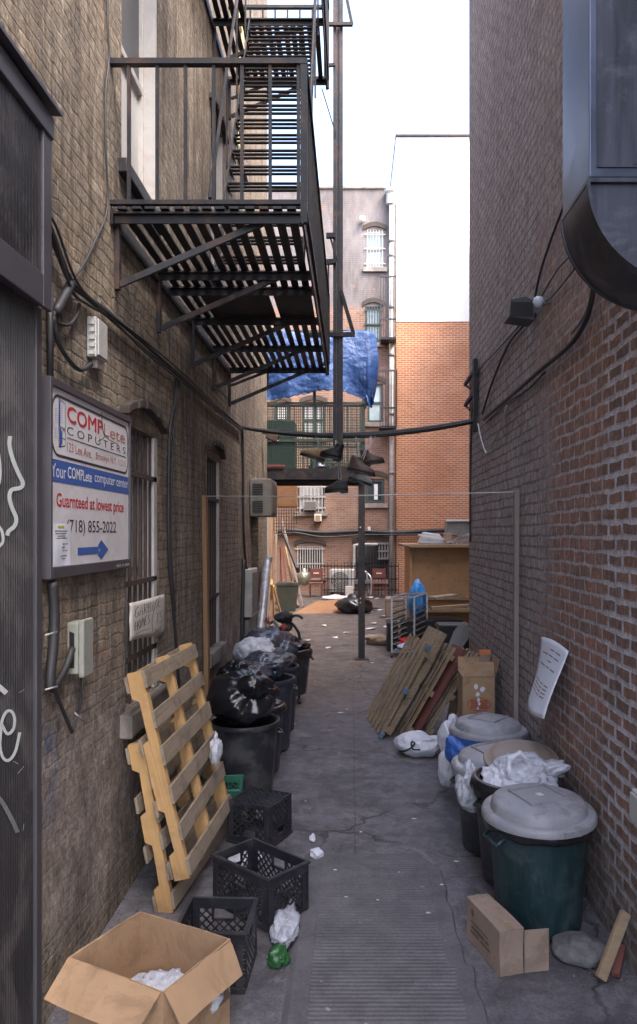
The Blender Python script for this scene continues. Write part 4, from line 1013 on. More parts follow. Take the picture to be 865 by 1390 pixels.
m=MB(); m.tube(spline([(.93,4.42,.67),(.94,4.42,.75),(.99,4.43,.785),(1.04,4.44,.75),(1.05,4.45,.67)],6),.016,8); tag(m.build('bag_handle',BAGW,None,True,wob=.03,wsc=16,cuts=1),'twisted white bag loop sticking up from the open can','bag loop')
bag('clear_bag','clear bag hanging below the tilted lid of the third can',(.765,4.82,.44),(.10,.12,.14),24,BAGC,.3,(0,0,1),'plastic bag',fold=.25)
bag('white_sack','white plastic sack tied with black cord on the ground by the slats',(.62,7.05,.105),(.21,.17,.11),26,BAGW,.2,(.9,.1,.3),'plastic sack','white sacks beside the blue lined can',flat=.004)
bag('white_sack','small white sack standing upright between slats and cardboard box',(.87,6.55,.30),(.11,.10,.17),27,BAGW,.2,(.2,0,1),'plastic sack','white sacks beside the blue lined can')
bag('white_sack','white sack corner drooping beside the blue liner',(.76,5.98,.22),(.07,.09,.16),28,BAGW,.2,(.1,0,1),'plastic sack','white sacks beside the blue lined can')
m=MB(); m.tube(spline([(.44,6.92,.07),(.50,6.88,.09),(.56,6.87,.13),(.58,6.88,.16),(.55,6.88,.17),(.56,6.86,.11),(.63,6.87,.10)],5),.008,6); tag(m.build('cord',BLACK,None,True),'black cord knotted round the white sack','cord')
bag('blue_sack','blue plastic sack bulging under the farthest grey lid',(.84,5.60,.47),(.14,.16,.15),31,BAGU,.2,(0,0,1),'plastic sack')
# ================================================================ CRATES
def crate(label,c,ang,lx,ly,h,mt,flip=False,group='black milk crates by the pallets'):
    root=thing('milk_crate',label,'milk crate',(c[0],c[1],c[2] if len(c)>2 else .004),ang,group)
    Z=(lambda z:h-z) if flip else (lambda z:z)
    def bxs(m,a,b,c_,d,e,f): z0_,z1_=sorted((Z(e),Z(f))); m.box(a,b,c_,d,z0_,z1_)
    m=MB(); t=.012
    for z0_,z1_ in ((h-.055,h),(0,.028)):
        bxs(m,-lx/2,lx/2,-ly/2,-ly/2+t,z0_,z1_); bxs(m,-lx/2,lx/2,ly/2-t,ly/2,z0_,z1_); bxs(m,-lx/2,-lx/2+t,-ly/2+t,ly/2-t,z0_,z1_); bxs(m,lx/2-t,lx/2,-ly/2+t,ly/2-t,z0_,z1_)
    for sx in (-1,1):
        for sy in (-1,1):
            x0_,x1_=sorted((sx*lx/2,sx*(lx/2-.045))); y0_,y1_=sorted((sy*ly/2,sy*(ly/2-.045)))
            bxs(m,x0_,x1_,min(sy*ly/2,sy*(ly/2-.011)),max(sy*ly/2,sy*(ly/2-.011)),.0285,h-.0555)
            bxs(m,min(sx*lx/2,sx*(lx/2-.011)),max(sx*lx/2,sx*(lx/2-.011)),y0_,y1_,.0285,h-.0555)
    for (a,b,c_,d) in ((-lx/2-.008,lx/2+.008,-ly/2-.008,-ly/2),(-lx/2-.008,lx/2+.008,ly/2,ly/2+.008),(-lx/2-.008,-lx/2,-ly/2,ly/2),(lx/2,lx/2+.008,-ly/2,ly/2)): bxs(m,a,b,c_,d,h-.016,h-.002)
    m.build('frame',mt,root,local=True,bevel=.0025)
    def lattice(L,place,z0_,z1_,hole=True):
        m=MB(); s=.044; H_=z1_-z0_; hw=.055
        for sg in (1,-1):
            k=-H_
            while k<L:
                if sg>0: a=(k,0);b=(k+H_,H_)
                else: a=(k+H_,0);b=(k,H_)
                # clip to 0..L in u
                def clip(a,b):
                    (x0_,y0_),(x1_,y1_)=a,b
                    t0,t1=0.,1.; dx=x1_-x0_
                    for lim,sgn in ((0,1),(L,-1)):
                        f0=sgn*(x0_-lim); f1=sgn*(x1_-lim)
                        if f0<0 and f1<0: return None
                        if f0<0: t0=max(t0,f0/(f0-f1))
                        elif f1<0: t1=min(t1,f0/(f0-f1))
                    if t1-t0<.02: return None
                    return (x0_+dx*t0,y0_+(y1_-y0_)*t0),(x0_+dx*t1,y0_+(y1_-y0_)*t1)
                r=clip(a,b); k+=s
                if not r: continue
                segs=[r]
                if hole:   # leave the hand hole open
                    out=[]; n=14
                    (xa,ya2),(xb,yb2)=r; cur=None
                    for i in range(n):
                        p=(xa+(xb-xa)*i/n,ya2+(yb2-ya2)*i/n); q=(xa+(xb-xa)*(i+1)/n,ya2+(yb2-ya2)*(i+1)/n); mx=(p[0]+q[0])/2; my=(p[1]+q[1])/2
                        ins=abs(mx-L/2)<hw and my>H_-.052
                        if ins:
                            if cur: out.append(cur)
                            cur=None
                        else: cur=(cur[0],q) if cur else (p,q)
                    if cur: out.append(cur)
                    segs=out
                for p,q in segs: m.bar(place(p[0],z0_+p[1]),place(q[0],z0_+q[1]),.008,.007,up=place(0,0,1)-place(0,0,0))
                
        if hole:
            for a,b in (((L/2-hw,z1_-.055),(L/2+hw,z1_-.055)),((L/2-hw,z1_-.055),(L/2-hw,z1_)),((L/2+hw,z1_-.055),(L/2+hw,z1_))): m.bar(place(*a),place(*b),.012,.010,up=place(0,0,1)-place(0,0,0))
        return m
    z0_,z1_=.028,h-.055; e=.0055
    lattice(lx,lambda u,z,n=0:V((-lx/2+u,-ly/2+e+n,Z(z))),z0_,z1_).build('side_lattice',mt,root,local=True)
    lattice(lx,lambda u,z,n=0:V((-lx/2+u,ly/2-e+n,Z(z))),z0_,z1_).build('side_lattice',mt,root,local=True)
    lattice(ly,lambda u,z,n=0:V((-lx/2+e+n,-ly/2+u,Z(z))),z0_,z1_).build('side_lattice',mt,root,local=True)
    lattice(ly,lambda u,z,n=0:V((lx/2-e+n,-ly/2+u,Z(z))),z0_,z1_).build('side_lattice',mt,root,local=True)
    lattice(lx,lambda u,v,n=0:V((-lx/2+u,-ly/2+v,Z(.010+n))),0,ly,False).build('base_grid',mt,root,local=True)
    return root
crate('upturned black milk crate in front of the biggest left can',(-.635,5.13),math.radians(-23),.33,.31,.28,CRATE,True)
crate('largest black milk crate standing open in the middle of the crates',(-.515,4.17),math.radians(-42),.47,.30,.28,CRATE)
crate('black milk crate tucked against the open cardboard box',(-.645,3.55),math.radians(-2),.33,.33,.28,CRATE)
crate('green milk crate half hidden behind the pallets',(-.97,5.42),math.radians(5),.33,.33,.28,CRATEG,group='green crates')
# ================================================================ PALLETS
def pallet(label,BL,BR,TL,W,H_):
    u=(V(BR)-V(BL)).normalized(); v=(V(TL)-V(BL)); v=(v-u*v.dot(u)).normalized(); n=u.cross(v)
    if n.x<0: n=-n
    M3=Matrix((u,v,u.cross(v))).transposed(); sg=1 if (u.cross(v)).dot(n)>0 else -1
    root=thing('wooden_pallet',label,'pallet',tuple(BL),mat3=M3)
    bt=.017; st=.088
    for i,x in enumerate((.02,W/2,W-.02)):
        no=.035; a=[(0,0),(.20,0),(.20,0)]
        # profile along v with fork notches on the back edge and one pair on the front
        zf=-bt*sg; zb2=(-bt-st)*sg
        prof=[(0,zf),(H_,zf),(H_,zb2),(H_-.14,zb2),(H_-.16,zb2+no*sg),(H_-.38,zb2+no*sg),(H_-.40,zb2),(.40,zb2),(.38,zb2+no*sg),(.16,zb2+no*sg),(.14,zb2),(0,zb2)]
        m=MB(); m.prism(prof,V((x-.02,0,0)),EY,EZ,EX,.04); m.build('stringer',PIN,root,local=True,wob=.004,wsc=9)
    nb=6
    for i in range(nb):
        c_=.055+(H_-.11)*i/(nb-1); w_=.047+random.uniform(-.004,.004); sk=random.uniform(-.012,.012)
        z0_,z1_=sorted((0,-bt*sg)); m=MB(); m.prism([(-.01,c_-w_+sk),(W+.012+random.uniform(-.01,.01),c_-w_-sk),(W+.012,c_+w_-sk),(-.008,c_+w_+sk)],V((0,0,z0_+.0004)),EX,EY,EZ,z1_-z0_-.0008); m.build('deck_board',PINX,root,local=True,wob=.004,wsc=9,cuts=9)
    for i in range(4):
        c_=.06+(H_-.12)*i/3; z0_,z1_=sorted(((-bt-st)*sg-.0006*sg,(-2*bt-st)*sg)); m=MB(); m.box(-.01,W+.01,c_-.045,c_+.045,z0_,z1_); m.build('bottom_board',PINX,root,local=True,bevel=.002)
    return root
pallet('tall pine pallet leaning on the left wall in front of another',(-.875,4.09,.206),(-.82,5.12,.215),(-1.14,4.10,1.335),1.04,1.17)
pallet('lower pine pallet on its side behind the taller one',(-.97,4.11,.006),(-.87,5.25,.006),(-1.155,3.99,.937),1.15,.95)
bag('plastic_scrap','scrap of clear film snagged on the tall pallet',(-.88,4.80,.70),(.035,.05,.09),33,BAGC,.5,(0,0,1),'plastic scrap',sub=4)
# ================================================================ CARTONS
def carton(label,o,ex,L,W_,H_,mt,flaps,t=.005,open_=True,cat='cardboard box',wob=.007):
    """o: ground corner, ex: unit vector along L, ey to its left"""
    ex=V(ex).normalized(); ey=V((-ex.y,ex.x,0)); o=V(o)
    root=thing('cardboard_box',label,cat,tuple(o+ex*L/2+ey*W_/2))
    m=MB()
    def wall(a,b,n): # outer face from a to b
        d=(b-a).normalized(); m.prism([(0,0),((b-a).length,0),((b-a).length,H_),(0,H_)],a,d,EZ,n,t)
    p=[o,o+ex*L,o+ex*L+ey*W_,o+ey*W_]
    wall(p[0],p[1],ey); wall(p[3],p[2],-ey); wall(p[0]+ey*t*1.05,p[3]-ey*t*1.05,ex); wall(p[1]+ey*t*1.05,p[2]-ey*t*1.05,-ex)
    m.prism([(t,t),(L-t,t),(L-t,W_-t),(t,W_-t)],o+EZ*.002,ex,ey,EZ,t)
    if not open_: m.prism([(0,0),(L,0),(L,W_),(0,W_)],o+EZ*(H_+.0006),ex,ey,EZ,t)
    m.build('carton',mt,root,wob=wob,wsc=5)
    for (side,ln,ang) in flaps:
        a,b={'f':(p[0],p[1]),'b':(p[2],p[3]),'l':(p[3],p[0]),'r':(p[1],p[2])}[side]
        d=(b-a).normalized(); out=V((d.y,-d.x,0)); fd=(out*math.sin(ang)+EZ*math.cos(ang)); Lq=(b-a).length
        m=MB(); m.prism([(.004,0),(Lq-.004,0),(Lq-.012,ln),(.012,ln)],a+EZ*(H_+.001),d,fd,d.cross(fd),t*.8); m.build('flap',mt,root,wob=.012,wsc=6)
    return root
R_=math.radians
# big open box at the near left
cb=carton('open cardboard box with white film inside at the near left',(-1.11,2.91,0),(.887,-.46,0),.48,.40,.44,CARD,[('f',.16,2.2),('r',.14,2.6),('l',.05,2.3)])
m=MB(); o2=V((-1.11,2.91,0)); x2=V((.887,-.46,0)).normalized(); y2=V((-x2.y,x2.x,0))
for a,b,c_,d in ((.06,.20,.30,.32),(.06,.28,.26,.275),(.30,.40,.20,.32)): m.add([o2+x2*.4815+y2*a+EZ*c_,o2+x2*.4815+y2*b+EZ*c_,o2+x2*.4815+y2*b+EZ*d,o2+x2*.4815+y2*a+EZ*d],[(0,1,2,3)])
m.build('print',mat('dark_box_print',(.13,.09,.06),.85,0,.2,30,0),cb)
bag('plastic_film','white plastic film crumpled inside the open cardboard box',(-.76,2.97,.20),(.20,.16,.10),35,BAGC,.35,(0,0,1),'plastic film',fold=.25)
# small closed carton by the green can
o_=V((.82,3.551,0)); exv=V((-.106,.345,0)).normalized(); eyv=V((-exv.y,exv.x,0))
sb=carton('small closed brown carton with end flap open beside the green can',o_,exv,.36,.125,.21,CARD2,[],open_=False)
m=MB(); d=V((.985,.17,0)); m.prism([(.002,.004),(.125,.004),(.125,.205),(.002,.207)],o_+V((0,-.004,0)),d,EZ,d.cross(EZ),.004); m.build('flap',CARD2,sb)
m=MB(); m.prism([(-.001,.045),(.361,.045),(.361,.083),(-.001,.083)],o_+EZ*.2158,exv,eyv,EZ,.0006); m.build('tape',mat('packing_tape',(.30,.22,.15),.25,0,.15,20,.2),sb)
m=MB(); lo=o_+eyv*.1265; 
def side(u,v): return lo+exv*u+EZ*v
for u0,u1,v0,v1 in ((.04,.15,.085,.10),(.16,.30,.085,.10),(.05,.20,.06,.072),(.22,.31,.06,.072),(.03,.31,.115,.122)): quad2(m,[(u0,v0),(u1,v0),(u1,v1),(u0,v1)],side)
for cu in (.07,.29):
    quad2(m,[(cu+.016*math.cos(k*PI/6),.165+.018*math.sin(k*PI/6)) for k in range(12)],side)
m.build('print',mat('brown_print',(.12,.085,.065),.85,0,.2,30,0),sb)
# taller box with red stamp
lb=carton('tall brown cardboard box with faded red oval stamp and open flaps',(.985,6.62,0),(1,-.02,0),.285,.36,.82,CARD,[('f',.13,-.35),('b',.12,.35),('r',.15,.25),('l',.10,-.9)],wob=.0)
m=MB(); fo=V((.985,6.62,0)); fx=V((1,-.02,0)).normalized(); fn=lambda u,v:fo+fx*u+EZ*v+V((0,-.0015,0))
def ell(cu,cv,a,b,n=28,a0=0,a1=2*PI): return [(cu+a*math.cos(a0+(a1-a0)*k/n),cv+b*math.sin(a0+(a1-a0)*k/n)) for k in range(n)]
o1=ell(.145,.575,.105,.062); o2=ell(.145,.575,.096,.054)
m.add([fn(*p) for p in o1]+[fn(*p) for p in o2],[(k,(k+1)%28,28+(k+1)%28,28+k) for k in range(28)])
for v_ in (.548,.568,.588,.608): quad2(m,[(.07,v_-.008),(.222,v_-.008),(.222,v_+.008),(.07,v_+.008)],fn)
m.build('stamp',mat('faded_red_print',(.36,.085,.05),.85,0,.3,25,0),lb)
m=MB()
for (cu,cv,r) in ((.115,.735,.02),(.175,.715,.022),(.135,.665,.018),(.14,.62,.014),(.145,.585,.014),(.135,.545,.012)):
    quad2(m,[(cu+r*(.6+.6*random.random())*math.cos(k*PI/4),cv+r*1.3*(.6+.6*random.random())*math.sin(k*PI/4)) for k in range(8)],lambda u,v:fn(u,v)+V((0,-.0012,0)))
m.build('torn_label',PAPER,lb)
m=MB(); quad2(m,[(.02,.955),(.12,.965),(.12,.99),(.02,.985)],lambda u,v:V((1.20,6.98,0))+V((u*.9,u*.1,v)))
# ================================================================ NEAR GROUND CLUTTER
bag('stone_slab','flat lumpy grey stone beside the green can foot',(1.13,3.70,.03),(.135,.13,.05),41,ROCK,.14,(0,0,1),'stone',fold=0,flat=.003,sub=4)
m=MB(); m.bar((1.16,3.47,.02),(1.325,3.60,.265),.05,.03,up=EY); tag(m.build('wooden_stake',WOODX,bevel=.004),'short wooden stake leaning low on the near right wall','stake')
m=MB(); m.bar((1.24,3.50,.02),(1.32,3.64,.08),.04,.03); tag(m.build('wood_scrap',REDW,bevel=.004),'dark wood scrap at the foot of the short stake','scrap')
bag('plastic_bag','pale crumpled plastic bag on the ground beside the crates',(-.345,3.88,.055),(.07,.17,.055),43,BAGC,.4,(.3,1,.2),'plastic bag',fold=.25,flat=.004)
bag('plastic_bag','dark scrap of film touching the pale bag',(-.42,4.02,.03),(.09,.05,.03),44,BAGG,.4,(0,0,1),'plastic film',flat=.004,sub=4)
bag('wrapper','bright green crumpled wrapper at the near left',(-.36,3.62,.035),(.055,.05,.04),45,GRNP,.5,(0,0,1),'wrapper',fold=.3,flat=.004,sub=4)
bag('paper_cup','crumpled pale cup lying on the ground near crates',tuple(onG(430,1158,.03)),(.04,.06,.03),46,PAPER,.4,(0,1,.3),'paper cup',flat=.003,sub=4)
bag('tissue','twisted white tissue just beyond the crumpled cup',tuple(onG(424,1137,.015)),(.02,.05,.014),47,PAPER,.4,(0,1,.3),'tissue',flat=.002,sub=4)
bag('clear_film','clear film spilling between upturned and largest crate',(-.72,4.72,.03),(.14,.12,.04),48,BAGC,.5,(0,0,1),'plastic film',flat=.004,sub=4)
for i,(x,y,s,mt) in enumerate([(398,983,.07,PAPER),(420,985,.03,BLACK),(443,1014,.03,REDP),(462,968,.10,CARDS),(470,963,.05,PAPER),(455,1185,.03,PAPER),(542,1188,.016,PAPER),(562,1112,.05,CARDS),(415,1088,.02,PAPER),(582,1244,.04,CARDS),(513,1226,.02,PAPER),(470,1222,.03,CARDS),(530,950,.05,PAPER),(505,900,.08,PAPER),(620,1170,.04,CARDS),(490,1130,.03,PAPER),(600,1205,.03,PAPER),(428,925,.05,CARDS)]):
    q=onG(x,y,.004); s*=.5
    if -.27<q.x<.54 and q.y<4.85: q.z=.019
    a=random.random()*PI; m=MB(); k=7
    m.add([q+V((s*(.5+.6*random.random())*math.cos(a+t*2*PI/k),s*.55*(.5+.6*random.random())*math.sin(a+t*2*PI/k),.004+random.random()*.12*s)) for t in range(k)],[tuple(range(k))])
    tag(m.build('litter_scrap',mt,solid=.001),'small scrap of litter lying on the alley floor','litter','litter scraps on the alley floor')
# ================================================================ SLAT STACK leaning right
def lean(x0,yn,depth,length,ang,mt,name,label,kind,th=.03,n=6,feet=False,group=None,rot=.16):
    """panel standing on edge: runs up to the right at ang, depth goes away along +Y"""
    DY=V((-math.sin(rot),math.cos(rot),0)); hx_=V((math.cos(rot),math.sin(rot),0)); d=hx_*math.cos(ang)+EZ*math.sin(ang); nn=-hx_*math.sin(ang)+EZ*math.cos(ang)
    o=V((x0,yn,0)); root=thing(name,label,kind,tuple(o),0,group)
    if n>1:
        w=depth/n
        for i in range(n):
            m=MB(); a=o+DY*(w*i); m.prism([(0,0),(length+random.uniform(-.02,.02),0),(length,w*.52),(random.uniform(0,.02),w*.52)],a+nn*.001,d,DY,nn,.016); m.build('slat',mt,root,bevel=.003)
        for t in (.10,.5,.9):
            m=MB(); a=o+d*(length*t)-nn*.035; m.prism([(-.03,0),(.03,0),(.03,depth-w*.26),(-.03,depth-w*.26)],a,d,DY,nn,.035); m.build('batten',mt,root,bevel=.003)
    else:
        m=MB(); m.prism([(0,0),(length,0),(length,depth),(0,depth)],o,d,DY,nn,th); m.build('board',mt,root,bevel=.004)
    if feet:
        for t in (.03,.5,.96):
            m=MB(); c=o+d*(length*t)+V((0,-.012,0))+nn*.015; m.obox(c,.075,.05,.05,d,DY,nn); m.build('foot_cap',BFOOT,root,bevel=.012)
    return root
BFOOT=mat('blue_grey_cap',(.09,.13,.19),.6,0,.2)
LSL=m_wood('slat_wood_along',(.215,.15,.095),(.36,.27,.18),'x',(.10,.08,.065),.6)
lean(.30,7.62,.95,1.08,1.06,LSL,'slat_panel','slatted wooden panel with blue grey foot caps leaning at the front','slat panel',.03,6,True)
lean(.40,7.70,.55,1.20,1.04,LSL,'wide_board','thick pale board leaning right behind the capped slat panel','board',.065,1)
lean(.54,7.60,.60,1.06,1.03,LSL,'slat_panel','plain slatted panel between thick board and red brown board','slat panel',.03,4)
lean(.64,7.55,.40,1.05,1.02,REDW,'red_board','red brown board leaning among the slatted panels','board',.035,1)
lean(.74,7.55,.55,1.02,.98,LSL,'slat_panel','farthest right slatted panel leaning beside the cardboard box','slat panel',.03,5)
def plank(name,label,p0,p1,w,t,mt,up=EZ,cat='plank',group=None):
    m=MB(); m.bar(p0,p1,w,t,up=up); return tag(m.build(name,mt,bevel=.004),label,cat,group)
plank('plank','weathered plank leaning on the wall corner behind the slats',(1.10,8.3,.0),(1.27,8.45,.72),.10,.03,WOODX,EY)
plank('plank','short grey plank tilted across the slat tops near the corner',(.92,8.6,.62),(1.28,8.2,.45),.12,.035,WOODX)
plank('plank','upright rough plank wedged at the foot of the corner',(1.22,8.2,0),(1.29,8.25,.70),.09,.03,POSTG,EY)
m=MB(); m.box(1.20,1.30,6.99,7.02,.80,.96); q=tag(m.build('carton_piece',CARD2,bevel=.003),'cardboard piece with orange edge standing behind the stamped box','carton piece')
m=MB(); m.box(1.198,1.302,6.985,7.025,.9605,1.0); m.build('orange_edge',mat('orange_tape',(.55,.16,.05),.6),q)
# ================================================================ POST AND REAR BALCONY
YP=12.4; px_=(491-CX)*YP/F
pz=EH-(642-CY)*YP/F
m=MB(); m.box(px_-.055,px_+.055,YP-.05,YP-.035,.004,pz-.12); m.box(px_-.055,px_+.055,YP+.035,YP+.05,.004,pz-.12); m.box(px_-.012,px_+.012,YP-.034,YP+.034,.004,pz-.12)
SP=tag(m.build('steel_post',IRON2,bevel=.003),'dark steel post standing in the yard holding up the rear balcony','post')
m=MB(); m.box(px_-.12,px_+.12,YP-.12,YP+.12,.0035,.02); m.build('base_plate',IRON2,SP)
m=MB()
for z in (.95,1.02,2.2): 
    for dx in (-.02,): m.tube([V((px_+dx,YP-.051,z)),V((px_+dx,YP-.062,z))],.014,8)
m.build('bolt',GREYP,SP)
RBc=thing('rear_balcony','dark rear balcony with green mesh railing on the steel post','balcony',(-.6,12.8,pz))
xa,xb=-1.75,.21
m=MB(); m.box(xa,xb,12.25,13.6,pz-.10,pz); m.box(xa,xb,12.22,12.249,pz-.12,pz+.06)
for i in range(6): m.box(xa,xb,12.4+i*.2,12.43+i*.2,pz-.15,pz-.101)
m.build('floor',IRON,RBc)
zt_=EH-(547-CY)*12.3/F; yr=12.28
m=MB()
for x in (xa+.02,-.62,xb-.02): m.box(x-.025,x+.025,yr-.02,yr+.02,pz+.061,5.45)
for z in (zt_-.03,pz+.5): m.box(xa,xb,yr-.045,yr-.021,z,z+.035)
m.box(xa,xb,yr-.03,yr+.03,5.40,5.45); m.build('railing_frame',GREENM,RBc)
m=MB()
n=60
for i in range(n): x=xa+.05+(xb-xa-.1)*i/(n-1); m.box(x-.006,x+.006,yr-.019,yr-.012,pz+.062,zt_)
for i in range(24): z=pz+.1+(zt_-pz-.12)*i/23; m.box(xa+.03,xb-.03,yr-.011,yr-.005,z-.006,z+.006)
m.build('mesh_panel',GREENM,RBc)
m=MB(); yr2=13.58
for i in range(24): x=xa+.05+(xb-xa-.1)*i/23; m.box(x-.008,x+.008,yr2-.01,yr2+.01,pz,zt_+.15)
for z in (zt_+.15,pz+.55): m.box(xa,xb,yr2-.02,yr2+.02,z,z+.04)
m.build('rear_railing',IRON2,RBc)
def cab(label,x0,x1,y0,y1,z0,z1,mt,name='storage_cabinet',cat='cabinet'):
    m=MB(); m.box(x0,x1,y0,y1,z0,z1); o=tag(m.build(name,mt,bevel=.012),label,cat)
    m=MB(); k=(x0+x1)/2; m.box(x0+.03,k-.008,y0-.014,y0-.002,z0+.04,z1-.04); m.box(k+.008,x1-.03,y0-.014,y0-.002,z0+.04,z1-.04); m.build('door',mt,o,bevel=.004); return o
cab('dark green metal cabinet on the balcony behind the mesh at left',-1.72,-.98,12.7,13.3,pz+.002,pz+.92,mat('dark_green_enamel',(.025,.055,.045),.4),)
cab('low grey green chest on the balcony behind the hanging shoes',-.72,-.30,12.75,13.2,pz+.002,pz+.42,GREENG,'storage_chest','chest')
plank('red_beam','red painted strip along the edge of the rear balcony',(-1.6,12.19,pz+.10),(-1.1,12.19,pz+.10),.03,.03,mat('dull_red',(.20,.03,.03),.6))
for i,(x,r,mt,lab) in enumerate([(-.55,(.16,.2,.13),BAGG,'grey bundle slumped on the rear balcony floor'),(-.2,(.16,.16,.12),LEATHT,'tan cloth bundle on the rear balcony edge'),(.05,(.12,.15,.16),CLOTHP,'pale crumpled bundle at the right end of the balcony')]):
    bag('bundle',lab,(x,12.45,pz+.10),r,51+i,mt,.3,(0,0,1),'bundle',flat=pz+.002,sub=4)
# tarp
def tarp(u,v):
    x=-1.62+(.385+1.62)*u; top=5.40+.03*math.sin(u*9)-.03*max(0,u-.85)*6; bot=4.30-.05*math.sin(u*7)+.09*math.sin(u*3.2)+(.0 if u<.93 else -.05)+.03*noise.noise(V((u*22,0,1)))+.02*noise.noise(V((u*60,0,2)))
    z=top+(bot-top)*v
    p=V((x,12.16,z))
    f=.05*math.sin(u*8+.6*math.sin(v*3))*v+.04*fbm(V((x*1.5,z*.7,1.3)),2)+.03*(1-abs(noise.noise(V((x*4.5-z*1.6,z*.8+x*.5,4)))))**2+.014*(1-abs(noise.noise(V((x*5+z*4,z*7-x*2,8)))))+.007*(1-abs(noise.noise(V((x*13+z*3,z*15,4)))))+.025*math.sin((x*2.4+z*1.2)*4+2*noise.noise(V((x,z,0))))*v
    if u>.78: f-=(u-.78)*.55*v*math.sin(v*5)
    y=12.12-.10*math.sin(v*PI)*.5+f
    if u>.94: y+=(u-.94)*4.0*(v*.6+.4); x2=x-.10*(u-.90)*v*6+.10*math.sin(v*3)*(u-.9)*8; p.x=x2
    if v<.03: y+=.02*(1-v/.03)
    p.y=y; return p
m=MB(); m.grid(tarp,150,90); TP=tag(m.build('blue_tarp',TARP,None,True,solid=.004),'wrinkled blue tarpaulin hung over the rear balcony above the mesh','tarp')
def tail(u,v): 
    x=.20+.21*u-.06*v*u; z=4.95-.78*v-.10*u*math.sin(v*4)+.02*math.sin(u*9); return V((x+.03*math.sin(v*7),12.32+.10*math.sin(u*8+v*2)+.06*fbm(V((u*3,v*4,2))),z))
m=MB(); m.grid(tail,30,40); m.build('hanging_corner',TARP,TP,True,solid=.004)
# ================================================================ SHOES ON THE WIRE
def shoe(label,p,yaw,tilt,mt,L_=.24,tall=.17,top=None,group=None):
    M3=(Matrix.Rotation(yaw,3,'Z')@Matrix.Rotation(tilt,3,'Y'))
    root=thing('hanging_shoe',label,'shoe',tuple(p),mat3=M3,group=group or 'shoes hanging from the overhead cable')
    n=20
    def ring(z,a,b,cx,pw=1.0):
        r=[]
        for k in range(n):
            t=2*PI*k/n; x=cx+a*math.cos(t); w=b*(1.0+.16*math.cos(t)-.10*math.cos(2*t)*1.2); r.append((x,w*math.sin(t),z))
        return r
    h=L_/2
    secs=[ring(.022,h*.98,.046,0),ring(.045,h*.99,.048,0),ring(.065,h*.95,.046,-.004),ring(.085,h*.80,.043,-.028),ring(.105,h*.60,.039,-.060),ring(.13,h*.43,.036,-.082)]
    if tall>.15: secs+=[ring(.16,h*.38,.037,-.088),ring(tall,h*.40,.040,-.090),ring(tall-.03,h*.34,.033,-.090),ring(.12,h*.30,.028,-.085)]
    else: secs+=[ring(.115,h*.36,.030,-.082)]
    m=MB(); vs=[q for s_ in secs for q in s_]; fs=[]
    for i in range(len(secs)-1):
        for k in range(n): a=i*n+k; b=i*n+(k+1)%n; fs.append((a,b,b+n,a+n))
    fs.append(tuple(range(n))[::-1]); fs.append(tuple((len(secs)-1)*n+k for k in range(n))); m.add(vs,fs); m.build('upper',mt,root,True,local=True)
    m=MB(); s1=ring(0,h*1.02,.050,0); s2=ring(.021,h*1.03,.051,0); vs=s1+s2; fs=[tuple(range(n))[::-1],tuple(range(n,2*n))]+[(k,(k+1)%n,n+(k+1)%n,n+k) for k in range(n)]; m.add(vs,fs)
    m.box(-h*.95,-h*.35,-.036,.036,-.022,-.0005); m.build('sole',BLACK,root,local=True)
    a=root.location+M3@V((-.04,0,min(tall,.13)+.02))
    if top is not None:
        m=MB(); m.tube(spline([a,(a+V(top))/2+V((.008,0,0)),V(top)],5),.004,5); m.tube(spline([a+V((.03,0,0)),(a+V(top))/2+V((.02,0,0)),V(top)+V((.012,0,0))],5),.004,5); m.build('lace',CLOTHP,root)
    m=MB()
    for i in range(4): m.bar((.035-.03*i,-.03,.098+.014*i),(.035-.03*i,.03,.098+.014*i),.007,.006)
    m.build('eyelet_lacing',CLOTHP if mt!=LEATHT else BLACK,root,local=True)
    return root
def cp(x): t=(at(x,590,8.4).x-A.x)/(B.x-A.x); return A.lerp(B,t)-V((0,0,4*.13*t*(1-t)))
def sh(label,x,y,yaw,tilt,mt,lx,**k):
    c=cp(lx); p=at(x,y,c.y+k.pop('dy',0)); shoe(label,p,yaw,tilt,mt,top=c,**k)
sh('brown leather boot hanging highest at the right of the cable',508,630,R_(5),R_(-8),LEATHER,508,dy=.05)
sh('brown leather boot hanging just below its mate',490,643,R_(-4),R_(14),LEATHER,503,dy=-.1,L_=.31)
sh('pale canvas sneaker hanging under the brown boots',489,655,R_(10),R_(18),CLOTHP,482,L_=.27,tall=.12)
sh('tan suede shoe tilted left of the ladder guide',424,622,R_(180),R_(-14),LEATHT,427,L_=.29,tall=.12)
sh('black ankle boot hanging against the ladder guide',448,622,R_(165),R_(-10),BLACK,452,dy=-.35)
sh('dark low shoe hanging lowest below the balcony',457,668,R_(172),R_(6),mat('dark_suede',(.035,.033,.036),.7),455,L_=.27,tall=.12)
# ================================================================ BACK OF THE YARD
FN=thing('iron_fence','low black iron fence across the back of the yard','fence',(.3,25,0))
xa,xb=at(436,0,25).x,at(541,0,25).x
m=MB()
for z in (.18,.55,.98): m.box(xa,xb,24.98,25.02,z,z+.035)
m.build('rail',IRON,FN)
for i in range(24):
    x=xa+(xb-xa)*i/23; m=MB(); m.box(x-.01,x+.01,24.955,24.979,.0,1.12); m.build('picket',IRON,FN)
AC2=thing('air_conditioner','white outdoor condenser unit with round fan grille behind the iron fence','air conditioner',(at(465,0,25.4).x,25.4,0))
xa,xb=at(448,0,25.4).x,at(482,0,25.4).x
m=MB(); m.box(xa,xb,25.2,25.6,.12,.88); m.build('case',ACW,AC2,bevel=.02)
cx_=(xa*.6+xb*.4); zc_=.5
m=MB(); 
for r in (.30,.24,.18,.12,.06): m.tube([V((cx_+r*math.cos(t*PI/12),25.18,zc_+r*math.sin(t*PI/12))) for t in range(25)],.008,5,False)
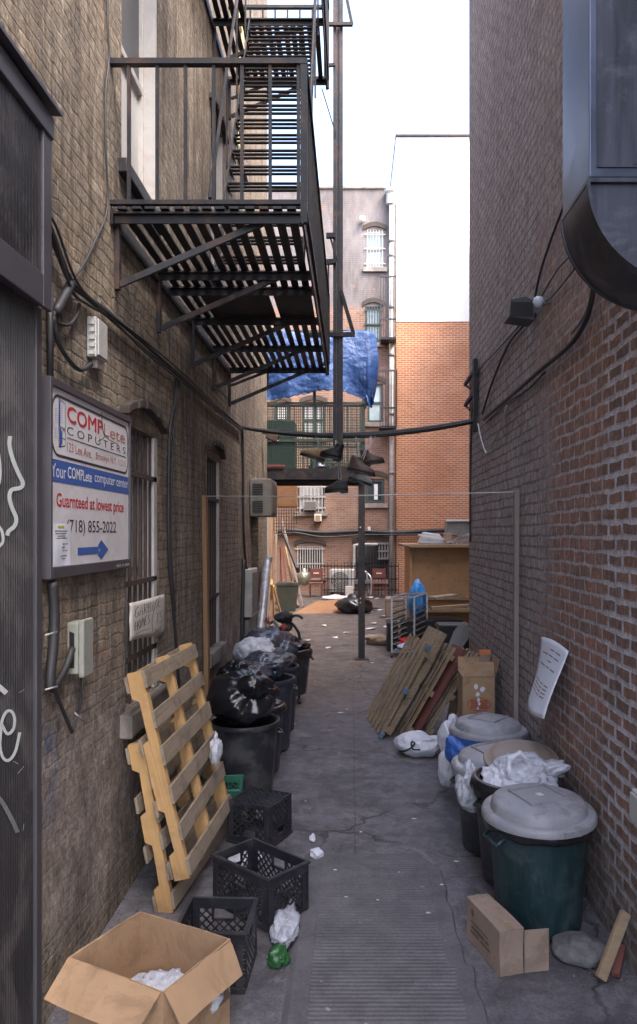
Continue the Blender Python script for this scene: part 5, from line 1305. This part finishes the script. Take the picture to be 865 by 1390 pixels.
for t in range(12): m.bar((cx_,25.178,zc_),(cx_+.3*math.cos(t*PI/6),25.178,zc_+.3*math.sin(t*PI/6)),.008,.008)
m.build('fan_grille',ACW,AC2)
m=MB(); m.tube([V((cx_,25.197,zc_)),V((cx_,25.19,zc_))],.31,28); m.build('fan_opening',GREYD,AC2)
m=MB()
for x in (xa+.1,xb-.1): m.box(x-.04,x+.04,25.22,25.58,.0,.119)
m.build('foot',BLACK,AC2)
# door with security gate hardware near the right window
m=MB(); m.tube(spline([at(x,y,25.8) for x,y in ((481,786),(481,745),(483,740),(495,739),(513,739))],5),.05,8); tag(m.build('pipe',GREYP,None,True),'bent pipe around the right ground floor window','pipe')
m=MB()
for i in range(4): m.box(at(514,0,25.9).x+i*.10,at(514,0,25.9).x+i*.10+.05,25.85,25.9,at(0,760,25.9).z,at(0,736,25.9).z)
for y in (738,748,758): z=at(0,y,25.9).z; m.box(at(513,0,25.9).x,at(528,0,25.9).x,25.82,25.849,z-.03,z+.03)
tag(m.build('window_gate',GREYD),'pale folding gate hung beside the right ground floor window','gate')
# clutter along the back fence
def gtub(label,px,pyb,w,h,mt,tw=1.25,name='plastic_tub',cat='tub'):
    p=onG(px,pyb); m=MB(); m.lathe([(w*.8,0),(w*.84,.02),(w*tw*.82,h-.03),(w*tw*.9,h-.025),(w*tw*.9,h),(w*tw*.8,h),(w*.75,.03)],tuple(p),4 if name=='plastic_bin' else 20,None,True,True); return tag(m.build(name,mt,bevel=.01 if name=='plastic_bin' else 0),label,cat)
gb_=onG(391,829); m=MB()
a=.20;b=.29
m.add([(gb_.x-a,gb_.y-a,.0),(gb_.x+a,gb_.y-a,.0),(gb_.x+a,gb_.y+a,0),(gb_.x-a,gb_.y+a,0),(gb_.x-b,gb_.y-b,.76),(gb_.x+b,gb_.y-b,.76),(gb_.x+b,gb_.y+b,.76),(gb_.x-b,gb_.y+b,.76),(gb_.x-b+.02,gb_.y-b+.02,.76),(gb_.x+b-.02,gb_.y-b+.02,.76),(gb_.x+b-.02,gb_.y+b-.02,.76),(gb_.x-b+.02,gb_.y+b-.02,.76),(gb_.x-a+.02,gb_.y-a+.02,.05),(gb_.x+a-.02,gb_.y-a+.02,.05),(gb_.x+a-.02,gb_.y+a-.02,.05),(gb_.x-a+.02,gb_.y+a-.02,.05)],
 [(3,2,1,0),(0,1,5,4),(1,2,6,5),(2,3,7,6),(3,0,4,7),(4,5,9,8),(5,6,10,9),(6,7,11,10),(7,4,8,11),(8,9,13,12),(9,10,14,13),(10,11,15,14),(11,8,12,15),(12,13,14,15)])
WB=tag(m.build('waste_bin',BINO,bevel=.012),'tapered dark olive waste bin by the leaning boards','bin')
m=MB(); m.box(gb_.x-b-.012,gb_.x+b+.012,gb_.y-b-.012,gb_.y-b-.001,.70,.765); m.build('rim_lip',BINO,WB,bevel=.004)
# leaning boards at the left rear
def lp(name,label,a,b,Y0,Y1,w,t,mt,cat='board'):
    p=onG(*a) if Y0 is None else at(*a,Y0); q=at(*b,Y1 if Y1 else p.y+.6); return plank(name,label,p,q,w,t,mt,up=EX,cat=cat)
lp('plank','long charcoal plank leaning against the rear wall at left',(404,774),(384,722),19.6,20.6,.2,.05,mat('charcoal_wood',(.05,.047,.05),.7),'plank')
lp('plank','long pale plank sloping down beside the olive bin',(412,824),(383,705),None,22,.16,.05,POSTG,'plank')
lp('plank','weathered plank sloping down with peeling paint',(405,825),(388,745),None,22.5,.25,.04,WOODX,'plank')
lp('plank','red brown board leaning behind the olive bin',(391,810),(382,742),21.5,22,.22,.04,REDW)
lp('plank','orange stained board leaning at the left rear',(399,800),(386,748),21.6,22.1,.14,.04,PLYO)
lp('plank','dark red broad board upright at the left rear',(381,800),(380,745),21.7,22.1,.34,.04,REDW)
lp('plank','pale lath upright against the left rear',(376,820),(375,690),20.5,20.9,.12,.05,PINX)
lp('plank','thin yellow stick leaning from the ground to the left building end',(381,832),(371,795),None,18,.08,.04,PIN,'stick')
lp('plank','short yellow stud leaning by the left building end',(372,838),(369,790),None,17,.14,.05,PIN,'stick')
lp('plank','tall brown stud at the far end of the left building',(368,850),(369,680),17.5,17.7,.16,.06,POST,'stud')
lp('plank','grey brown stud next to the brown one',(364.5,850),(364.8,690),16.5,16.7,.14,.06,POSTG,'stud')
m=MB(); m.tube(spline([onL(353,862,.12),onL(358,810,.12),onL(362,770,.10),onL(365,757,.12)],6),.062,12); RC=tag(m.build('rolled_carpet',mat('silver_roll',(.23,.23,.26),.38,.3,.4,6,.3,30,(.45,.46,.5),.5,5),None,True,auto=50),'silvery grey roll leaning against the left wall near its end','roll')
# red-brown ply sheet on the ground
m=MB(); q=[onG(398,833),onG(464,832),onG(474,812,.28),onG(430,816,.22)]; nn=(q[1]-q[0]).cross(q[3]-q[0]).normalized(); m.add(q+[p-nn*.02 for p in q],[(0,1,2,3),(7,6,5,4),(0,4,5,1),(1,5,6,2),(2,6,7,3),(3,7,4,0)]); tag(m.build('plywood_sheet',PLYO),'orange plywood sheet lying tilted on the yard floor','plywood sheet')
plank('plank','short batten propping the tilted plywood sheet',(onG(455,822).x,onG(455,822).y+.6,.05),(onG(470,816).x,onG(455,822).y+.7,.05),.3,.1,WOODX)
# panel and wire cage under the balcony at left
m=MB(); p=at(376,689,14.5);q=at(404,656,14.5); m.box(p.x,q.x,14.45,14.55,p.z,q.z); tag(m.build('plywood_board',PLYO,bevel=.02),'orange brown panel hanging under the balcony left of the barred window','panel')
m=MB(); p=at(372,724,15.2);q=at(406,688,15.2)
for i in range(11): x=p.x+(q.x-p.x)*i/10; m.box(x-.008,x+.008,15.19,15.21,p.z+.10*max(0,(i-6)/4)**2*3,q.z)
for i in range(9): z=p.z+(q.z-p.z)*i/8; m.box(p.x,q.x-.15*max(0,(4-i)/4)**2,15.17,15.189,z-.007,z+.007)
tag(m.build('wire_cage',RUST),'rusty wire cage hanging below the orange brown panel','cage')
# things by the fence
bag('fan_cover','round tarnished metal bowl by the left ground floor window',tuple(at(413,784,24.6)),(.22,.2,.25),61,mat('tarnished_metal',(.30,.30,.24),.3,.6),.05,(0,0,1),'bowl',fold=0,sub=4)
def chairish(label,px,Y,mt):
    c=at(px,0,Y).x; root=thing('wooden_chair',label,'chair',(c,Y,0))
    for dx in (-.2,.2):
        for dy,hh in ((-.2,.45),(.2,.95)): m=MB(); m.box(c+dx-.02,c+dx+.02,Y+dy-.02,Y+dy+.02,0,hh); m.build('leg',mt,root)
    m=MB(); m.box(c-.23,c+.23,Y-.23,Y+.23,.451,.49); m.build('seat',mt,root,bevel=.01)
    m=MB(); m.box(c-.179,c+.179,Y+.185,Y+.215,.62,.93); m.build('backrest',mt,root,bevel=.01)
    m=MB(); m.box(c-.09,c+.09,Y+.172,Y+.1845,.76,.80); m.build('label_plate',ACW,root)
    return root
chairish('dark wooden chair behind the fence below the left barred window',429,24.5,REDW)
chairish('dark wooden chair behind the post near the right gate',515,24.4,REDW)
def tube_chair():
    c=at(499,0,24.2).x; root=thing('chair_frame','bent chrome chair frame beside the post','chair frame',(c,24.2,0)); m=MB()
    m.tube(spline([(c-.18,24.2,0),(c-.15,24.2,.7),(c-.05,24.2,.85),(c,24.2,.6),(c+.05,24.3,.1)],6),.03,7); m.tube(spline([(c+.1,24.2,0),(c+.12,24.2,.6),(c+.0,24.3,.8)],6),.03,7); m.build('frame_tube',ALU,root,True); m=MB(); m.obox((c-.05,24.25,.45),.3,.3,.05); m.build('seat',BLACK,root,bevel=.01)
tube_chair()
bag('film_heap','white film heap at the fence foot',tuple(onG(455,812,.1)),(.45,.2,.10),63,BAGW,.3,(0,0,1),'film heap',flat=.004,sub=4)
m=MB(); p=onG(474,816); m.obox(V((p.x,p.y,.28)),.24,.12,.36,V((.95,.3,0)),V((-.3,.95,0))); q=tag(m.build('carton',CARDS,bevel=.01),'pinkish carton standing by the condenser','cardboard box'); m=MB(); m.obox(V((p.x,p.y,.4675)),.2,.02,.006); m.build('tape',ACW,q)
bag('black_bag','black bags heaped left of the steel post in the yard',tuple(onG(480,822,.2)),(.45,.35,.25),65,BAGB,.3,(0,0,1),'garbage bag',flat=.004,sub=4)
for i,(x,y,s,mt) in enumerate([(501,812,.22,PAPER),(513,813,.16,CARDS),(500,820,.2,PAPER),(521,838,.2,PAPER),(516,829,.15,PAPER),(504,854,.2,PAPER),(508,847,.15,CARDS),(492,815,.2,PAPER),(530,822,.2,CARDS),(470,860,.14,CARDS),(455,866,.1,PAPER),(440,850,.12,CARDS),(418,870,.12,CARDS),(524,852,.15,PAPER),(506,828,.3,LEATHER),(445,880,.1,PAPER)]):
    q=onG(x,y,.006); a=random.random()*PI; k=7; m=MB(); s*=.7
    m.add([q+V((s*(.5+.6*random.random())*math.cos(a+t*2*PI/k),s*.9*(.5+.6*random.random())*math.sin(a+t*2*PI/k),random.random()*.4*s)) for t in range(k)],[tuple(range(k))])
    tag(m.build('litter_scrap',mt,solid=.002),'crumpled scrap of litter lying about the yard floor','litter','litter scraps in the yard')
# broken carton at the post foot
bag('bent_carton','torn tan carton slumped beside the post foot',tuple(onG(513,868,.10)),(.24,.15,.11),67,CARD2,.35,(1,0,.2),'carton',flat=.004,sub=4)
# ================================================================ SHED, RACK AND HEAPS at the right rear
YS=14.0; xs=at(556,0,YS).x; zt_=at(0,743,YS).z
SD=thing('plywood_cabinet','big open plywood cabinet standing behind the corner of the right wall','cabinet',(2.2,YS+.6,0))
m=MB(); m.box(xs,xs+.05,YS,YS+1.3,.0,zt_); m.build('side_panel',PLY,SD,bevel=.005)
m=MB(); m.box(xs+.051,3.6,YS+.10,YS+.15,.0,zt_-.002); m.build('back_panel',PLY,SD)
m=MB(); m.prism([(-.12,.02),(2.7,.0),(2.7,.04),(-.14,.06)],(xs,YS-.12,zt_+.0015),EX,EZ,EY,1.5); m.build('top_panel',WOODX,SD,bevel=.004)
m=MB(); m.box(xs+.28,3.6,YS+.03,YS+.098,zt_-.99,zt_-.93); m.build('shelf_rail',WOODX,SD)
m=MB(); m.box(xs+.20,3.6,YS-.06,YS+.098,.62,.68); m.build('shelf',WOODX,SD)
# on top
def tub2(label,px0,px1,pyb,pyt,Y,mt,flare=.8):
    a=at(px0,pyb,Y);b=at(px1,pyt,Y); z0_=zt_+.068; m=MB(); d=.25
    m.add([(a.x,Y,z0_),(b.x,Y,z0_),(b.x,Y+2*d,z0_),(a.x,Y+2*d,z0_)]+[(a.x+(b.x-a.x)*.2,Y+.08,b.z),(b.x-(b.x-a.x)*.2,Y+.08,b.z-.04),(b.x-(b.x-a.x)*.2,Y+2*d-.08,b.z-.04),(a.x+(b.x-a.x)*.2,Y+2*d-.08,b.z)],[(3,2,1,0),(4,5,6,7),(0,1,5,4),(1,2,6,5),(2,3,7,6),(3,0,4,7)])
    o=tag(m.build('plastic_tub',mt,bevel=.02),label,'tub')
    m=MB(); m.bar((a.x-.02,Y-.01,z0_+.17),(b.x+.03,Y-.01,z0_+.08),.02,.03); m.build('rim',ACW,o); return o
tub2('pale grey plastic tub upside down on the plywood cabinet',569,605,737,722,YS+.2,mat('grey_tub_plastic',(.30,.32,.35),.5))
m=MB(); a=at(607,712,YS+.6); m.box(a.x,a.x+.7,YS+.6,YS+1.0,zt_+.22,zt_+.52); o=tag(m.build('metal_box',GREYD,bevel=.01),'grey metal box stacked highest on the plywood cabinet','box'); m=MB(); m.box(a.x-.02,a.x+.72,YS+.56,YS+.599,zt_+.50,zt_+.54); m.build('edge_trim',ACW,o)
m=MB(); a=at(605,742,YS+.3); 
for i in range(4): m.bar((a.x+.1*i,YS+.1+.1*i,zt_+.075),(a.x+.45+.1*i,YS+.2,zt_+.26),.03,.03)
m.bar((a.x,YS+.1,zt_+.10),(a.x+.8,YS+.1,zt_+.13),.03,.03); m.bar((a.x+.2,YS+.05,zt_+.22),(a.x+.9,YS+.15,zt_+.24),.12,.02)
tag(m.build('scrap_metal',ALU),'tangle of scrap metal bars on the plywood cabinet','scrap metal')
m=MB(); m.box(a.x-.03,a.x+.10,YS+.12,YS+.4,zt_+.065,zt_+.27); tag(m.build('small_carton',CARD2,bevel=.01),'small brown carton between tub and scrap metal','cardboard box')
bag('tarp_roll','tall blue plastic sack bulging before the plywood cabinet',tuple(at(567,815,13.6)),(.16,.16,.37),71,mat('bright_blue_film',(.03,.18,.46),.35,0,.4,9,.5,20,bdist=.02),.20,(.2,-.1,-1),'plastic sack',fold=.02)
# black tote boxes, cartons, boards
def tote(label,px0,px1,pyt,Y,d,mt,z0_=0.0,name='tote_box',cat='box'):
    a=at(px0,pyt,Y);b=at(px1,pyt,Y); m=MB(); m.box(a.x,b.x,Y,Y+d,z0_,a.z); o=tag(m.build(name,mt,bevel=.012),label,cat); m=MB(); m.box(a.x-.012,b.x+.012,Y-.012,Y-.0005,a.z-.05,a.z-.01); m.build('rim',mt,o,bevel=.004); return o
tote('black tote box on the ground left of the metal rack',526,541,845,13.2,.5,BLACK)
tote('large black tote box behind the metal rack',545,590,842,13.35,.5,BLACK)
tote('long black box lying right of the metal rack',590,628,841,13.3,.5,BLACK,.55)
tote('brown wooden chest below the long black box',588,640,852,13.45,.5,WOODX,0,'wooden_chest','chest')
tote('brown carton standing on the left black tote',524,548,812,13.75,.4,CARD2,.55,'carton','cardboard box')
plank('plank','pale board lying across the boxes before the plywood cabinet',at(586,812,13.2),at(617,808,13.5),.20,.05,PINX)
plank('plank','dark brown board lying on the heap behind the rack',at(585,826,13.1),at(640,822,13.3),.12,.06,WOODX)
m=MB(); p=at(622,868,10.2)
for i in range(9): m.bar((p.x-.17+.012*i,10.2,.40),(p.x-.02+.028*i,10.2+.1,.84-.02*(i-4)**2*.3),.012,.05,up=EX)
tag(m.build('wire_rack',GREYD),'bundle of thin grey wire racks behind the leaning slats','wire rack')
m=MB(); m.box(p.x-.24,p.x+.20,10.35,10.75,0,.82); q=tag(m.build('dark_crate',BLACK,bevel=.01),'dark box behind the wire racks at the wall corner','box'); m=MB(); m.box(p.x-.25,p.x+.21,10.335,10.349,.75,.80); m.build('rim',BLACK,q)
# aluminium tray rack
rk=thing('tray_rack','aluminium bakery tray rack on castors in the yard','rack',(.95,12.9,0))
ux=V((.385,.06,0)); uy=V((.30,.85,0)); o=V((at(532,893,12.55).x,12.55,0)); Hh=.93+.07
cs=[o,o+ux,o+ux+uy,o+uy]
for c in cs:
    m=MB(); m.bar(c+EZ*.09,c+EZ*1.0,.028,.028); m.build('upright',ALU,rk)
    m=MB(); m.tube([c+V((-.015,0,.04)),c+V((.015,0,.04))],.04,12); m.build('castor',BLACK,rk,True,auto=40)
m=MB()
for i in range(4): m.bar(cs[i]+EZ*1.014,cs[(i+1)%4]+EZ*1.014,.028,.028)
m.build('top_frame',ALU,rk)
m=MB()
for i in range(4): m.bar(cs[i]+EZ*.10,cs[(i+1)%4]+EZ*.10,.026,.026)
m.build('bottom_frame',ALU,rk)
for k in range(7):
    z=.22+k*.10
    for s in (0,1):
        a=cs[0]+ux*s; b=cs[3]+ux*s; iw=ux.normalized()*(.05 if s==0 else -.05); m=MB(); m.add([a+EZ*z,a+iw+EZ*z,b+iw+EZ*z,b+EZ*z,a+EZ*(z+.03),b+EZ*(z+.03)],[(0,1,2,3),(0,3,5,4)]); m.build('tray_slide',GREYD,rk,solid=.004)
m=MB(); m.add([cs[0]+EZ*.125+ux*.02,cs[1]+EZ*.125,cs[2]+EZ*.125,cs[3]+EZ*.125],[(0,1,2,3)]); m.build('bottom_tray',GREYD,rk,solid=.006)
bag('red_wrap','red and shiny plastic wrap on the rack bottom tray',tuple(o+ux*.55+uy*.35+EZ*.22),(.17,.17,.07),73,REDP,.4,(0,0,1),'plastic wrap',flat=.135,sub=4)
bag('blue_wrap','blue and white plastic wrap on the rack bottom tray',tuple(o+ux*.55+uy*.12+EZ*.17),(.15,.10,.05),74,mat('blue_white_film',(.35,.42,.60),.3,0,.6,14,.3,20),.4,(0,0,1),'plastic wrap',flat=.131,sub=4)
bag('yellow_wrap','small yellow wrap beside the red one on the rack',tuple(o+ux*.8+uy*.45+EZ*.26),(.06,.06,.04),75,mat('yellow_film',(.55,.42,.05),.4),.4,(0,0,1),'plastic wrap',flat=.131,sub=3)
# junk on the dolly can
jk=thing('folded_stroller','folded black stroller with curved handle dumped on the left bins','stroller',(-.9,9.4,.8))
P_=lambda x,y,Y=9.3:at(x,y,Y)
m=MB(); m.tube(spline([P_(392,843),P_(398,848),P_(405,858),P_(407,868),P_(406,876)],6),.018,8); m.tube(spline([P_(392,843),P_(399,836),P_(406,836),P_(411,840)],6),.016,8); m.build('handle',BLACK,jk,True)
m=MB(); m.tube([P_(368,838),P_(378,852),P_(390,868)],.02,8); m.tube([P_(366,848,9.5),P_(380,866,9.5)],.018,8); m.build('frame_tube',GREYP,jk,True)
bag('canopy_fabric',None,tuple(P_(386,838)),(.11,.14,.07),81,mat('black_fabric',(.02,.02,.024),.9),.35,(1,0,.4),parent=jk,sub=4)
m=MB(); c=P_(391,851,9.35); m.tube([c-EY*.02,c+EY*.02],.06,16); m.build('wheel',BLACK,jk,True,auto=40)
m=MB(); c=P_(391,851,9.31); m.tube([c-EY*.01,c+EY*.01],.035,12); m.build('wheel_hub',LEATHER,jk,True,auto=40)
bag('toy_scrap','pink and tan rag beside the folded stroller',tuple(P_(366,842,9.2)),(.05,.06,.05),82,mat('pink_rag',(.42,.20,.16),.8),.4,(0,0,1),'rag',sub=3)
bag('old_rag','red rag wedged low between stroller and can',tuple(P_(385,852,9.15)),(.05,.05,.04),83,mat('dark_red_rag',(.22,.04,.04),.8),.4,(0,0,1),'rag',sub=3)
# grit and dust swept against the wall feet
rg_=random.Random(5)
m=MB()
for k in range(2600):
    s_=rg_.choice((-1,1)); y=rg_.uniform(2.6,11.2) if s_<0 else rg_.uniform(2.6,8.5); dd=abs(rg_.gauss(0,.11))+.008
    x=(WL+dd) if s_<0 else (WR-dd); r=rg_.uniform(.002,.007)*(1.6 if rg_.random()<.08 else 1)
    q=V((x,y,.001)); a=rg_.random()*6.28
    m.add([q+V((r*math.cos(a),r*math.sin(a),0)),q+V((r*math.cos(a+2.1),r*math.sin(a+2.1),0)),q+V((r*math.cos(a+4.2),r*math.sin(a+4.2),0)),q+V((0,0,r*rg_.uniform(.5,1.1)))],[(0,1,3),(1,2,3),(2,0,3)])
for k in range(900):
    x=rg_.uniform(-1.0,1.1); y=rg_.uniform(2.8,24); r=rg_.uniform(.0015,.005)*(1 if y<9 else 2.4); q=V((x*(1 if y<9 else 1.7),y,.001 if not(-.3<x<.56 and y<4.9) else .017)); a=rg_.random()*6.28
    m.add([q+V((r*math.cos(a),r*math.sin(a),0)),q+V((r*math.cos(a+2.1),r*math.sin(a+2.1),0)),q+V((r*math.cos(a+4.2),r*math.sin(a+4.2),0)),q+V((0,0,r*rg_.uniform(.5,1.1)))],[(0,1,3),(1,2,3),(2,0,3)])
tag(m.build('grit',mat('grit_stone',(.15,.135,.12),.9,0,.6,30,0),local=True),'loose grit and crumbs gathered along the wall feet','grit',kind='stuff')
# ================================================================ LIGHT, CAMERA
EL=54; AZ=math.radians(205)   # sun high behind the camera, a little to the right
w=bpy.data.worlds.new('World'); scn.world=w; w.use_nodes=True; nt=w.node_tree; nt.nodes.clear()
sky=nt.nodes.new('ShaderNodeTexSky'); sky.sky_type='NISHITA'; sky.sun_disc=False
d=V((.46,-.42,math.tan(math.radians(EL))*.623)).normalized()
sky.sun_elevation=math.asin(d.z); sky.sun_rotation=math.atan2(d.x,d.y); sky.air_density=1.0; sky.dust_density=4.0; sky.ozone_density=1.0
bg=nt.nodes.new('ShaderNodeBackground'); bg.inputs['Strength'].default_value=.15; ow=nt.nodes.new('ShaderNodeOutputWorld')
nt.links.new(sky.outputs[0],bg.inputs[0]); nt.links.new(bg.outputs[0],ow.inputs[0])
L=bpy.data.lights.new('sun','SUN'); L.energy=.85; L.angle=math.radians(24); L.color=(1,.95,.88)
so=bpy.data.objects.new('sun',L); COL.objects.link(so); so.rotation_euler=(-d).to_track_quat('-Z','Y').to_euler()
cam=bpy.data.cameras.new('camera'); co=bpy.data.objects.new('camera',cam); COL.objects.link(co); scn.camera=co
co.location=(0,0,EH); co.rotation_euler=(PI/2,0,0); cam.sensor_fit='VERTICAL'; cam.sensor_height=36; cam.lens=36*F/1390
cam.shift_x=-(CX-432.5)/1390; cam.shift_y=(CY-695)/1390; cam.clip_end=3000; cam.clip_start=.05
scn.render.engine='CYCLES'; scn.view_settings.view_transform='Standard'; scn.view_settings.look='None'; scn.view_settings.exposure=2.85; scn.view_settings.gamma=1; scn.view_settings.use_curve_mapping=False
scn.cycles.max_bounces=8; scn.cycles.diffuse_bounces=5; scn.cycles.transparent_max_bounces=12
